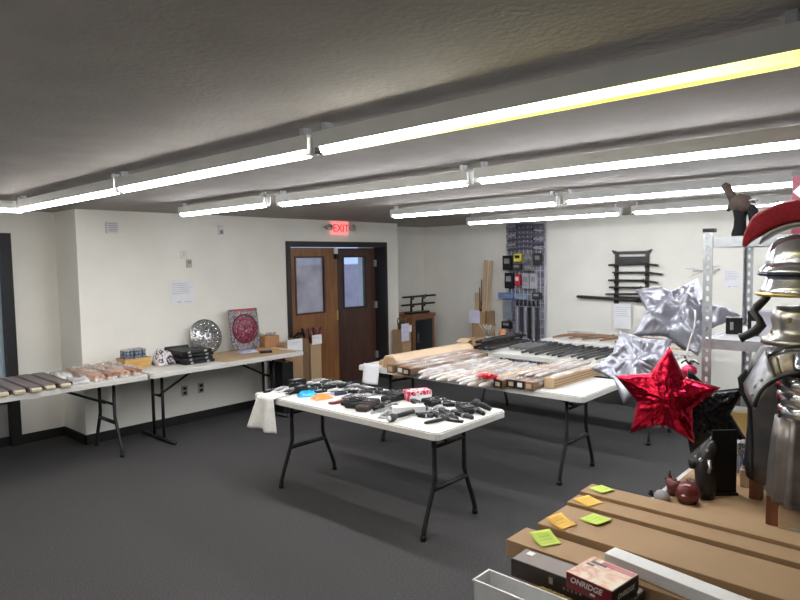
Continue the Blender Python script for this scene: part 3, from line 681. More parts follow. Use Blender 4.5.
# ------------------------------------------------------------------ far left table: grey packages and clear bags
GG = 'grey sheathed swords on the far left table'
gp0 = thing('grey_package', '', 'package', (0, 0, 0), 0, GG)
MB().box((0, 0, .022), (.72, .098, .04), bev=.012).build('sleeve', mat('taupe_sleeve', (.135, .11, .105), .6, bump=.2, bscale=40), gp0)
b = MB(); b.box((0, .055, .02), (.72, .012, .036), bev=.003); b.build('edge_strip', blk, gp0)
b = MB(); b.box((.375, 0, .018), (.05, .08, .03), bev=.008); b.build('end_cap', mat('cream_end', (.55, .49, .35), .6), gp0)
for i in range(10):
    o = gp0 if i == 0 else copy_tree(gp0)
    o.location = (-5.985+.012*math.sin(i*2.1), .955+.1155*i, .7415); o.rotation_euler.z = R(-1+.3*math.sin(i*2.1))
    o['label'] = 'taupe sleeved sword, %s from the clear bag of the far left table' % ORD[9-i]
def bagmesh(L, w, h, seed, mat_, parent, name='plastic_bag'):
    def f(u, v):
        x = (u-.5)*L; y = (v-.5)*w; e = max(0, (1-(2*u-1)**6)*(1-(2*v-1)**6))
        return (x*(1+.05*noise.noise((y*12, seed, 1))), y*(1+.05*noise.noise((x*12, seed, 3))), .004+e*(h+.35*h*noise.noise((x*16, y*16, seed))+.15*h*noise.noise((x*50, y*50, seed))))
    return MB().grid(f, 30, 24).build(name, mat_, parent)
t = thing('clear_bag', 'crumpled silvery clear bag between taupe swords and pinkish bundles', 'plastic bag', (-5.76, 2.142, .7415), 84)
bagmesh(.16, .24, .05, 3, wrap1, t); MB().box((0, 0, .012), (.12, .18, .018), bev=.005).build('contents', grym, t)
t = thing('clear_bag', 'flat clear bag at the wall side of the far left table', 'plastic bag', (-6.16, 2.145, .7415), 0)
bagmesh(.28, .14, .05, 5, wrap2, t); MB().box((0, 0, .012), (.2, .1, .018), bev=.005).build('contents', grym, t)
for i in range(4):
    t = thing('bagged_wood_bundle', 'pinkish wooden swords bagged in plastic, %s bundle from the right end of the table' % ORD[3-i], 'package', (-5.98, 2.287+.115*i, .7415), .4*math.sin(i*3), group='bagged wooden bundles')
    b = MB(); 
    for k in range(2): b.box((0, -.025+.05*k, .03), (.66, .042, .05), bev=.012)
    b.build('wooden_sword', [mat('pinkish_wood', (.50, .28, .18), .6, var=.2), redw][i % 2], t)
    bagmesh(.72, .104, .075, 20+i, wrap1, t)
# ------------------------------------------------------------------ shield table on the left wall
t = thing('wooden_crate', 'honey wood tray full of blue and silver packets', 'crate', (-6.14, 2.82, .7415), 90)
b = MB(); w, d, h = .26, .20, .10
for q in ((-w/2, w/2, -d/2, -d/2+.012, 0, h), (-w/2, w/2, d/2-.012, d/2, 0, h), (-w/2, -w/2+.012, -d/2+.012, d/2-.012, 0, h), (w/2-.012, w/2, -d/2+.012, d/2-.012, 0, h), (-w/2+.012, w/2-.012, -d/2+.012, d/2-.012, 0, .01)): b.bx(*q)
b.build('crate_body', honeyw, t)
for i in range(10):
    o = thing('foil_packet', 'blue silver foil packet in the honey wood tray, %s from its left end' % ['leftmost front', 'leftmost rear', 'second front', 'second rear', 'middle front', 'middle rear', 'fourth front', 'fourth rear', 'rightmost front', 'rightmost rear'][i].replace('leftmost', 'first').replace('rightmost', 'fifth').replace('middle', 'third'), 'packet', (-6.14+(.04 if i % 2 == 0 else -.04), 2.736+.042*(i//2), .754), 90+8*math.sin(i*2), group='foil packets in the honey wood tray')
    MB().box((0, 0, .085), (.034, .055, .16), rx=4*math.sin(i*3), bev=.005).build('packet_body', speckle('blue_silver_foil', [(.02, .025, .035), (.30, .36, .42), (.03, .06, .12), (.6, .63, .66)], 30, .25, .3), o)
    MB().box((0, 0, .168), (.034, .05, .01)).build('crimped_top', silv, o)
t = thing('cap_bag', 'pale pink bag with black print beside the honey wood tray', 'bag', (-6.05, 3.085, .7415), 92)
bagmesh(.19, .17, .13, 41, speckle('pink_white_print', [(.62, .50, .50), (.70, .66, .66), (.05, .05, .08), (.66, .58, .58)], 14, .4), t, 'bag_body')
for i in range(4):
    t = thing('black_case', 'black knife case with silver latches, %s in its pile' % ['lowest', 'second lowest', 'third lowest', 'topmost'][i], 'case', (-5.93+.015*math.sin(i*2), 3.345+.015*math.cos(i*3), .7415+.036*i), 88+4*math.sin(i*2.2), group='pile of black cases')
    MB().box((0, 0, .017), (.33, .26, .032), bev=.006).build('case_shell', blk, t)
    b = MB()
    for s in (-1, 1): b.box((s*.09, -.132, .017), (.03, .006, .02), bev=.001)
    b.build('latch', silv, t)
    b = MB(); b.box((0, -.131, .017), (.1, .005, .01)); b.build('grip', charc, t)
t = thing('black_case', 'open black case leaning behind the pile of black cases', 'case', (-6.17, 3.31, .7415), 88, group='pile of black cases')
MB().box((0, 0, .08), (.26, .04, .155), rx=-20, bev=.006).build('case_shell', blk, t); MB().box((0, -.03, .09), (.2, .012, .11), rx=-20).build('lining', charc, t)
b = MB(); b.bx(-6.3, -5.63, 3.55, 4.46, .7415, .748); o = b.build('brown_board', card2); tag(o, 'flat brown cardboard sheet under the shield and red plaque', 'cardboard sheet')
# round silver shield
t = thing('round_shield', 'round silver embossed shield leaning on the left wall', 'shield', (-6.26, 3.72, .7495))
M = Matrix.Translation((-.03, 0, .195)) @ rotm(0, 78, 0)
rad = .195
MB().lathe([(0, .0), (rad*.96, -.012), (rad, -.008), (rad, .004), (rad*.9, .012), (rad*.88, .02), (rad*.6, .024), (rad*.56, .034), (rad*.2, .038), (0, .046)], n=40, M=M).build('disc', speckle('chased_silver', [(.50, .50, .52), (.22, .22, .23), (.66, .66, .68), (.35, .35, .37)], 32, .3, .75), t)
b = MB()
for k in range(18):
    a = R(20*k); b.lathe([(0, 0), (.020, .0), (.016, .010), (.006, .014), (0, .015)], n=8, M=M @ Matrix.Translation((rad*.75*math.cos(a), rad*.75*math.sin(a), .02)))
for k in range(8):
    a = R(45*k); b.tube([M @ Vector((.05*math.cos(a), .05*math.sin(a), .036)), M @ Vector((.08*math.cos(a+.5), .08*math.sin(a+.5), .042)), M @ Vector((.105*math.cos(a+.2), .105*math.sin(a+.2), .034))], [.012, .010, .005], 6)
b.build('embossing', steel, t)
b = MB(); b.lathe([(rad*.97, -.004), (rad*1.02, 0), (rad*.99, .008)], n=40, M=M); b.build('rim', dsteel, t)
# red patterned plaque
t = thing('patterned_plaque', 'rectangular plaque with round red emblem and silver black scrolls', 'plaque', (-6.24, 4.205, .7495))
M = Matrix.Translation((-.02, 0, .24)) @ rotm(0, -8, 0) @ rotm(90, 0, 90)
b = MB(); b.prism(rrect(.39, .47, .01, 2), .014, M); b.build('board', speckle('black_silver_scroll', [(.02, .02, .02), (.28, .27, .29), (.05, .045, .05), (.42, .40, .42), (.20, .015, .04)], 36, .35, .2), t)
b = MB(); b.lathe([(0, .014), (.165, .014), (.17, .02), (.155, .026), (.06, .03), (0, .034)], n=36, M=M); b.build('emblem_disc', speckle('crimson_scroll', [(.22, .012, .045), (.07, .006, .02), (.26, .02, .06), (.34, .16, .20)], 40, .35), t)
b = MB(); [b.tube([M @ Vector((q*math.cos(R(10*k)), q*math.sin(R(10*k)), .028)) for k in range(37)], .005, 5) for q in (.165, .11, .05)]; b.build('emblem_ring', mat('dark_crimson', (.16, .02, .04), .4), t)
b = MB(); b.box(M @ Vector((.09, .222, .016)), (.004, .12, .022)); b.box(M @ Vector((-.06, .222, .016)), (.004, .14, .018)); b.build('title_strip', redm, t)
t = thing('blue_packet', 'pale blue plastic packet at the foot of the red plaque', 'packet', (-5.98, 4.05, .7495), 80)
bagmesh(.22, .13, .03, 44, mat('pale_blue_film', (.36, .40, .52), .3), t, 'packet_body')
t = thing('black_glove', 'small black and gold toy near the front of the shield table', 'toy', (-5.80, 4.17, .7495), 60)
MB().box((0, 0, .014), (.14, .05, .026), bev=.008).build('toy_body', blk, t); MB().box((.05, .03, .012), (.06, .05, .02), bev=.006).build('toy_detail', goldm, t)
t = thing('orange_folder', 'orange paper folder at the wall end of the shield table', 'folder', (-5.96, 4.31, .7495), 84)
MB().box((0, 0, .006), (.2, .24, .01), bev=.003).build('cover', mat('orange_paper', (.72, .30, .07), .6), t); MB().box((0, .0, .0125), (.15, .16, .002)).build('cream_label', card2, t)

# ------------------------------------------------------------------ beside the double doors
def carton(name, label, x, y, z, w, d, h, m, rz=0, sign=None, cat='box', lid=None):
    t = thing(name, label, cat, (x, y, z), rz)
    MB().box((0, 0, h/2), (w, d, h), bev=.004).build('carton_body', m, t)
    b = MB(); b.box((0, 0, h+.001), (w*.98, .05, .002)); b.build('tape', mat('brown_tape', (.38, .25, .12), .3), t)
    return t
t = carton('black_bin', 'black bin standing under the right end of the shield table', -5.93, 4.475, 0, .24, .16, .60, blk, cat='bin')
t = carton('tall_carton', 'tall brown carton with white sign at the right end of the shield table', -6.16, 4.745, 0, .26, .27, .77, card, cat='carton')
notice('paper_sign', 'white sign taped to the tall carton at the shield table end', facing_x(-6.028, 4.76, .75, 0) @ Matrix.Translation((0, 0, .002)), .23, .15, 4)
t = thing('fruit_crate', 'brown wooden crate with coloured tops behind the tall carton', 'crate', (-6.24, 4.525, .7415), 90)
MB().box((0, 0, .07), (.21, .16, .14), bev=.004).build('crate_body', mat('orange_brown_card', (.40, .20, .09), .7), t)
b = MB(); rnd = random.Random(2)
for k in range(9): b.lathe([(0, 0), (.018, .004), (.02, .02), (.01, .035), (0, .038)], (-.1+.025*k, .05*rnd.random()-.03, .135), 8)
b.build('coloured_top', speckle('mixed_tops', [(.45, .42, .36), (.36, .38, .14), (.25, .27, .3), (.42, .33, .2)], 14), t)
t = thing('slim_carton', 'slim ribbed cardboard carton standing against the left door leaf', 'carton', (-6.20, 5.17, 0), 0)
MB().box((0, 0, .36), (.16, .17, .72), bev=.003).build('carton_body', card2, t)
b = MB(); [b.box((.081, -.06+.03*k, .36), (.004, .005, .70)) for k in range(5)]; b.build('fold_line', card, t)
notice('paper_sign', 'small white sign on the slim ribbed carton by the door', facing_x(-6.112, 5.18, .77), .16, .12, 4)
t = thing('sword_handle_bunch', 'bunch of dark and red handles sticking out of the slim carton', 'handles', (-6.20, 5.17, .722))
b = MB(); rnd = random.Random(12); b.mix(0)
for k in range(9):
    x = -.055+.055*(k % 3); y = -.055+.055*(k//3); b.mix(k % 3); b.tube([(x, y, 0), (x*1.2, y*1.3, .10), (x*1.4, y*1.7, .17+.04*rnd.random())], [.014, .016, .018], 7)
b.build('handle', [blk, brnw, mat('maroon_handle', (.16, .02, .02))], t)
t = thing('brown_carton', 'dark brown carton standing between the tall carton and the slim one', 'carton', (-6.23, 4.98, 0))
MB().box((0, 0, .40), (.2, .16, .80), bev=.004).build('carton_body', cardd, t)
b = MB(); b.tube([(-.05, -.04, .80), (.0, .0, .87), (.04, .05, .86)], .014, 6); b.tube([(.05, -.05, .80), (.0, .03, .85), (-.02, .09, .88)], .012, 6); b.build('dark_handle', blk, t)
# corner: carton with sign at the right of the doors, cabinet and sword stand
t = thing('leaning_carton', 'brown carton with twig handles standing right of the double doors', 'carton', (-6.24, 6.94, 0))
MB().box((0, 0, .36), (.2, .2, .72), bev=.004).build('carton_body', card, t)
b = MB(); rnd = random.Random(8)
for k in range(6): b.tube([(-.07+.028*k, .04*rnd.random(), .71), (-.08+.03*k, .0, .80+.06*rnd.random()), (-.05+.03*k+.03*rnd.random(), -.01, .86+.05*rnd.random())], .009, 6)
b.build('twig_handle', mat('brown_twig', (.12, .07, .045), .6), t)
notice('paper_sign', 'lilac white paper on the carton right of the double doors', facing_x(-6.132, 6.90, .69), .17, .26, 2, mat('lilac_paper', (.66, .64, .82), .8), foot=False)
notice('paper_sign', 'small white tag sticking out beside the lilac white paper', facing_x(-6.13, 7.015, .74), .06, .1, 1, foot=False)
t = thing('cabinet', 'brown wooden cabinet with dark front in the corner beyond the doors', 'cabinet', (-6.53, 7.64, 0))
b = MB(); b.bx(-.39, .16, -.28, .28, .84, .90, .004); b.build('cabinet_top', cabw, t)
b = MB(); b.bx(-.38, .14, -.27, .27, .05, .84); b.build('cabinet_body', cabw, t)
b = MB(); b.bx(.14, .154, -.20, .20, .12, .81); d = b.build('cabinet_door', mat('near_black_glass', (.012, .016, .022), .25), t)
b = MB(); b.bx(.154, .172, -.18, -.165, .45, .6); b.build('handle', silv, d)
b = MB(); b.bx(-.36, .18, -.25, .25, 0, .05); b.build('plinth', blk, t)
t = thing('sword_stand', 'black two tier sword stand on the corner cabinet', 'sword stand', (-6.545, 7.66, .902), 0)
b = MB(); b.bx(-.07, .07, -.24, .24, 0, .03, .006); b.build('stand_base', blackw, t)
for s in (-1, 1):
    b = MB(); b.tube([(0, s*.14, .03), (0, s*.14, .20), (.01, s*.14, .27)], [.02, .016, .016], 8)
    for z in (.12, .24): b.tube([(0, s*.14, z), (.05, s*.14, z-.005), (.06, s*.14, z+.025)], [.013, .012, .009], 6)
    b.build('post', blackw, t)
for i, z in enumerate((.13, .255)):
    k = thing('stand_sword', ['black sword on the lower tier of the sword stand', 'black sword on the upper tier of the sword stand'][i], 'sword', (-6.512, 7.64+.03*i, .902+z+.017), 90)
    sword(k, .78, .040, blackw, blk, 0, .004)
# bundle of boards in a carton near the ladder rack
t = thing('board_carton', 'tall brown carton holding upright pine boards by the back wall', 'carton', (-5.52, 8.04, 0))
b = MB(); w, d, h = .26, .24, .95
for q in ((-w/2, w/2, -d/2, -d/2+.008, 0, h), (-w/2, w/2, d/2-.008, d/2, 0, h), (-w/2, -w/2+.008, -d/2, d/2, 0, h), (w/2-.008, w/2, -d/2, d/2, 0, h), (-w/2, w/2, -d/2, d/2, 0, .008)): b.bx(*q)
b.build('carton_body', card, t)
for i, (x, hgt, tl) in enumerate(((-.045, 1.22, 1.5), (.015, 1.72, 4), (.065, 1.71, 4.5))):
    o = thing('pine_board', ['short pine board in the brown carton', 'tall pine board in the brown carton, left of its twin', 'tall pine board in the brown carton, right of its twin'][i], 'board', (-5.52+x-.045, 8.005+.05*(i-1), .012), 0, 'pine boards in the carton')
    MB().box((0, 0, hgt/2), (.058, .022, hgt), bev=.003).build('plank', pinew, o); o.rotation_euler.y = R(tl*.9)
    MB().box((0, 0, hgt+.004), (.046, .02, .008)).build('sawn_end', card2, o)
for i, (x, hgt) in enumerate(((-.075, 1.30), (-.085, 1.42))):
    o = thing('wooden_sword', ['dark reddish wooden sword leaning in the board carton', 'thin dark stick standing in the board carton'][i], 'sword', (-5.52+x, 8.07+.045*i, .012), 0)
    MB().tube([(0, 0, 0), (-.005, 0, hgt*.6), (.01 if i else -.012, 0, hgt)], [.02 if not i else .01, .022 if not i else .009, .01], 8).build('shaft', [redw, brnw][i], o)
    MB().tube([(.0, 0, hgt*.72), (-.004, 0, hgt*.74)], (.024 if not i else .014), 10).build('guard', blk, o)
notice('paper_sign', 'white sign on the carton of pine boards', facing_y(-5.60, 7.915, .87), .20, .2, 2, mat('lilac_paper', (.66, .64, .82), .8), foot=False)
# ------------------------------------------------------------------ wire rack with hanging goods
WR = -4.87
t = thing('wire_rack', 'tall grey wire rack on the back wall crowded with hanging goods', 'rack', (WR, 8.24, 0))
b = MB()
for x in (-.34, .30): b.tube([(x, 0, 0), (x, 0, 2.28)], .012, 8)
for z in (.02, 2.28): b.tube([(-.34, 0, z), (.30, 0, z)], .012, 8)
b.build('rack_frame', mat('lavender_grey_wire', (.55, .55, .62), .4, .2), t)
b = MB()
for k in range(1, 9): b.tube([(-.34+.071*k, 0, .02), (-.34+.071*k, 0, 2.28)], .005, 5)
for k in range(1, 19): b.tube([(-.34, .004, .02+.119*k), (.30, .004, .02+.119*k)], .005, 5)
b.build('wire_grid', mat('lavender_grey_wire', (.4, .4, .47)), t)
MB().bx(-.33, .29, .02, .035, .05, 2.26).build('back_panel', mat('dark_blue_grey_panel', (.20, .20, .25), .6, var=.5, scale=9), t)
for x in (-.34, .30): MB().bx(x-.03, x+.03, -.12, .04, 0, .02).build('foot', mat('lavender_grey_wire', (.4, .4, .47)), t)
ws0 = thing('rack_sword', '', 'sword', (0, 0, 0), 0, 'swords hung crosswise at the top of the wire rack')
sword(ws0, .60, .046, mat('slate_scabbard', (.10, .10, .14), .3), mat('slate_wrap', (.36, .36, .44), .5), 0, .02)
for i in range(6):
    o = ws0 if i == 0 else copy_tree(ws0)
    o.location = (WR, 8.195, 2.225-.067*i); o.rotation_euler = (R(90), R(.6*math.sin(i*2.2)), R(0 if i % 2 else 180))
    o['label'] = 'slate sword hung crosswise on the wire rack, %s from its top' % ORD[i]
HG = [ # name, label, cat, dx, z, w, h, material
 ('yellow_tag', 'bright yellow boxed tag hanging near the top of the wire rack', 'tag', -.115, 1.765, .13, .12, mat('yellow_card', (.72, .60, .08), .5), 'yellow'),
 ('black_pack', 'black hanging pack left of the yellow tag', 'pack', -.30, 1.69, .15, .22, blk, ''),
 ('black_pack', 'black and silver hanging pack right of the yellow tag', 'pack', .06, 1.75, .15, .15, speckle('black_silver', [(.02,.02,.02),(.3,.3,.33),(.04,.04,.05),(.5,.5,.5)], 30), ''),
 ('dark_pack', 'charcoal hanging pack at the right edge level with the yellow tag', 'pack', .22, 1.74, .12, .17, charc, ''),
 ('dark_pack', 'charcoal hanging pack just under the yellow tag', 'pack', -.13, 1.625, .15, .10, charc, ''),
 ('silver_pack', 'silver and black pack under the black and silver one', 'pack', .07, 1.605, .18, .09, speckle('black_silver', [(.02,.02,.02)]*2, 30), ''),
 ('red_pack', 'red hanging pack in the middle of the wire rack', 'pack', -.12, 1.43, .09, .17, redm, ''),
 ('white_pack', 'pale silvery pack right of the red one, left of its twin', 'pack', .02, 1.415, .11, .22, mat('pale_lilac_pack', (.42, .41, .46), .4), ''),
 ('white_pack', 'pale silvery pack right of the red one, right of its twin', 'pack', .15, 1.415, .11, .22, mat('pale_lilac_pack', (.6, .6, .63), .4), ''),
 ('black_pack', 'black hanging pack left of the red pack', 'pack', -.27, 1.42, .14, .24, blk, ''),
 ('blue_pack', 'blue topped pack sticking out at the left edge of the wire rack', 'pack', -.33, 1.19, .26, .09, mat('cornflower_card', (.12, .22, .48), .4), ''),
 ('grey_pack', 'grey blue pack hanging below the blue topped one', 'pack', -.30, .97, .15, .30, mat('grey_blue_film', (.20, .23, .29), .35), ''),
 ('black_pack', 'black pack hanging lowest at the left edge of the wire rack', 'pack', -.32, .74, .17, .11, blk, ''),
 ('blue_pack', 'pale blue pack across the middle of the wire rack', 'pack', -.07, 1.18, .2, .08, mat('pale_blue_card', (.25, .34, .5), .4), ''),
 ('black_pack', 'black pack hanging at the right of the wire rack below the silvery twins', 'pack', .2, 1.2, .14, .1, charc, ''),
]
for n, l, c, dx, z, w, h, m, f in HG:
    t = thing(n, l, c, (WR+dx, 8.185, z), 0, 'packs hanging on the wire rack')
    MB().box((0, 0, 0), (w, .05, h), bev=.006).build('pack_body', m, t)
    b = MB(); b.box((0, -.027, h*.12), (w*.6, .004, h*.35)); b.build('pack_label', blk if f else mat('pale_print', (.7,.7,.72)) if m is redm else grym, t)
    MB().tube([(0, .0, h/2), (0, .0, h/2+.02), (0, .04, h/2+.03)], .004, 5).build('hook', silv, t)
for i in range(6):
    o = thing('hanging_sword', 'upright sword on the lower half of the wire rack, %s from the left' % ORD[i], 'sword', (WR-.13+.068*i, 8.185, .72), 0, 'upright swords on the lower wire rack')
    m = [mat('lavender_scabbard', (.30, .29, .36), .35), charc, mat('lavender_scabbard', (0,0,0)), blk, grym, charc][i]
    MB().box((0, 0, .0), (.042, .03, .62), bev=.01).build('scabbard', m, o)
    MB().tube([(0, 0, .31), (0, 0, .40)], .016, 8).build('handle', blk, o)
    MB().box((0, 0, .315), (.055, .036, .012), bev=.003).build('guard', silv, o)

# ------------------------------------------------------------------ wall sword rack
t = thing('sword_rack', 'black wooden six tier sword rack on the back wall', 'sword rack', (-3.30, 8.295, 0))
for s in (-1, 1):
    b = MB(); b.bx(s*.205-.022, s*.205+.022, -.03, 0, 1.09, 1.80)
    p = b.build('side_post', blackw, t)
    for z in ZS:
        h = MB(); h.tube([(s*.205, -.03, z-.044), (s*.205, -.08, z-.040), (s*.205, -.098, z+.005)], [.013, .012, .009], 6); h.build('peg', blackw, p)
b = MB(); b.bx(-.205, .205, -.028, -.002, 1.66, 1.755); b.build('header_board', blackw, t)
b = MB(); b.prism([(-.265, 1.845), (-.235, 1.79), (.235, 1.79), (.265, 1.845), (.2, 1.825), (-.2, 1.825)], .05, Matrix.Translation((0, 0, 0)) @ rotm(90, 0, 0)); b.build('flared_crest', blackw, t)
b = MB(); b.bx(-.205, .205, -.03, -.002, 1.155, 1.22); b.build('foot_board', blackw, t)
SW = [(-3.60, -2.95, charc), (-3.545, -2.89, blackw), (-3.60, -2.95, blackw), (-3.59, -3.0, charc), (-3.64, -2.87, charc), (-4.06, -2.88, blackw)]
for i, z in enumerate(ZS):
    x0, x1, m = SW[i]; L = x1-x0
    k = thing('rack_sword', ['uppermost sword on the black wall rack', 'second sword from the top of the black wall rack', 'third sword from the top of the black wall rack', 'fourth sword from the top of the black wall rack', 'second lowest sword on the black wall rack', 'longest and lowest sword on the black wall rack, reaching far out'][i], 'sword', ((x0+x1)/2, 8.228, z-.002+(.012 if i == 5 else 0)), 0, 'swords on the wall rack')
    sword(k, L, .034 if i < 5 else .05, m, blackw, 0, .0)
    for ch in [q for q in bpy.data.objects if q.parent == k]: ch.rotation_euler.x = R(90)
    if i in (0, 4, 5): k.rotation_euler.y = R(-1.5 if i < 5 else 2)
    if i == 5: MB().tube([(-L/2+.02+.03*q, (.012 if q % 2 else -.004), 0) for q in range(12)], [.016 if q % 2 else .022 for q in range(12)], 7).build('wrapping', blkc, k)

# ------------------------------------------------------------------ slotted angle steel shelf
def slotted(H, w=.042, pitch=.05, mx=1, my=1):
    """L-shaped slotted post standing at the origin; flanges run along +x*mx and +y*my"""
    b = MB(); n = round(H/pitch); pitch = H/n
    for ax in (0, 1):
        def P(u, z):
            return (u*mx, 0, z) if ax == 0 else (0, u*my, z)
        for k in range(n):
            z0 = k*pitch; zc = z0+pitch/2; hw, hh = w*.17, pitch*.27
            o = [P(0, z0), P(w, z0), P(w, z0+pitch), P(0, z0+pitch)]
            hx = [P(w/2+hw*a, zc+hh*c) for a, c in ((-1, -.6), (-.4, -1), (.4, -1), (1, -.6), (1, .6), (.4, 1), (-.4, 1), (-1, .6))]
            vs = o+hx
            b._add(vs, [(0, 1, 6, 5), (0, 5, 4), (1, 7, 6), (1, 2, 8, 7), (2, 9, 8), (2, 3, 10, 9), (3, 11, 10), (3, 0, 4, 11)])
    bmesh.ops.remove_doubles(b.bm, verts=b.bm.verts[:], dist=1e-5)
    return b
SX0, SX1, SY0, SY1 = -.945, .30, 3.25, 4.03
t = thing('steel_shelf', 'slotted angle steel shelf unit behind the armour', 'shelf unit', (0, 0, 0))
for x, y, mx, my in ((SX0, SY0, 1, 1), (SX1, SY0, -1, 1), (SX0, SY1, 1, -1), (SX1, SY1, -1, -1)):
    p = slotted(1.875, mx=mx, my=my).build('post', galv, t, (x, y, 0), solid=.003)
    MB().bx(-.004 if mx > 0 else -.046, .046 if mx > 0 else .004, -.004 if my > 0 else -.046, .046 if my > 0 else .004, 1.875, 1.893).build('post_cap', blk, p)
    MB().bx(-.004 if mx > 0 else -.046, .046 if mx > 0 else .004, -.004 if my > 0 else -.046, .046 if my > 0 else .004, 0, .012).build('post_foot', blk, p)
for z in (.85, 1.345, 1.838):
    e = .004
    for y in (SY0+e, SY1-e-.016): MB().bx(SX0+e, SX1-e, y, y+.016, z-.035, z+.014).build('long_beam', galv, t)
    for x in (SX0+e, SX1-e-.016): MB().bx(x, x+.016, SY0+.02, SY1-.02, z-.035, z+.014).build('side_beam', galv, t)
    b = MB(); b.bx(SX0+.022, SX1-.022, SY0+.022, SY1-.022, z, z+.012); b.build('shelf_board', mat('pale_grey_shelf_board', (.50, .49, .50), .6), t)
# goods on the shelves
def cased(name, label, x, y, z, w, d, h, m, rz=0, lab=None, cat='box'):
    t = thing(name, label, cat, (x, y, z), rz)
    MB().box((0, 0, h/2), (w, d, h), bev=.003).build('box_body', m, t)
    if lab: MB().box((lab[0], -d/2-.001, h*.5+lab[1]), (lab[2], .003, lab[3])).build('box_label', lab[4], t)
    else: MB().box((0, 0, h+.001), (w*.7, d*.7, .002)).build('lid_panel', grym if m is not blk else charc, t)
    return t
cased('black_box', 'low black box at the left end of the middle shelf', -.878, 3.55, 1.358, .075, .09, .085, blk, 12, (-.01, 0, .015, .04, grym))
cased('black_box', 'taller black box with white label on the middle shelf', -.785, 3.55, 1.358, .05, .14, .125, blk, 8, (.005, -.01, .025, .045, wht))
cased('grey_box', 'lilac grey box lying behind the helmet on the middle shelf', -.66, 3.56, 1.358, .20, .14, .125, mat('lilac_grey_card', (.46, .45, .53), .6), 8, (0, 0, .001, .001, grym))
cased('yellow_carton', 'small yellowish carton on the lowest shelf behind the black star', -.83, 3.42, .863, .12, .14, .13, mat('yellow_tan_card', (.60, .40, .14), .7), 10)
for i in range(3): cased('flat_carton', ['white flat carton under the two black ones on the lowest shelf', 'black flat carton stacked on the white one', 'cream flat carton topmost of the flat stack'][i], -.60, 3.5, .863+.034*i, .26-.02*i, .2, .032, [wht, blk, mat('cream_card', (.6, .55, .47), .6)][i], 6*i)
# top of the shelf
t = thing('boot_figure', 'dark brown knobbed figure on two black legs on top of the steel shelf', 'figure', (-.79, 3.40, 1.852), -10)
b = MB(); b.lathe([(0, 0), (.036, 0), (.038, .015), (.028, .05), (.026, .09), (.034, .13), (0, .13)], (-.035, 0, 0), 16); b.build('leg', mat('matt_black_leather', (.006, .006, .007), .9, spec=.1), t)
b = MB(); b.tube([(.035, 0, 0), (.035, 0, .04), (.032, 0, .09), (.02, .0, .125), (-.01, 0, .13)], [.024, .024, .026, .026, .02], 12); b.build('leg', mat('matt_black_leather', (.006, .006, .007), .9, spec=.1), t)
b = MB(); b.tube([(.02, 0, .14), (-.015, 0, .155), (-.045, 0, .165), (-.075, 0, .165)], [.028, .046, .048, .03], 14); b.tube([(-.06, 0, .17), (-.085, 0, .215), (-.105, 0, .25), (-.115, 0, .262)], [.024, .019, .022, .014], 12)
b.tube([(-.08, 0, .150), (-.095, 0, .13)], [.018, .008], 8)
b.build('knobbed_body', mat('grey_brown_leather', (.04, .028, .024), .9, bump=.3, spec=.15), t)
b = MB(); b.tube([(-.0, -.02, .165), (.04, -.02, .15), (.09, -.02, .148), (.145, -.02, .155)], .006, 6); b.tube([(.0, -.02, .165), (.03, -.02, .175), (.055, -.02, .17)], .006, 6); b.build('spur', dsteel, t)
t = thing('patterned_box', 'red and white patterned box on top of the steel shelf', 'box', (-.535, 3.36, 1.852), 0)
MB().box((0, 0, .14), (.11, .12, .28), bev=.003).build('box_body', mat('dark_red_card', (.13, .012, .025), .6), t)
b = MB()
for z in (.06, .19):
    b.prism([(-.05, z), (0, z-.05), (.05, z), (0, z+.05)], .002, Matrix.Translation((0, -.0605, 0)) @ rotm(90, 0, 0))
b.build('white_diamond', wht, t)
MB().box((0, 0, .271), (.112, .122, .02)).build('dark_lid', charc, t)
cased('grey_carton', 'flat grey brown carton on top of the shelf behind the red crest', -.67, 3.55, 1.852, .17, .2, .11, mat('taupe_card', (.21, .17, .15), .7))

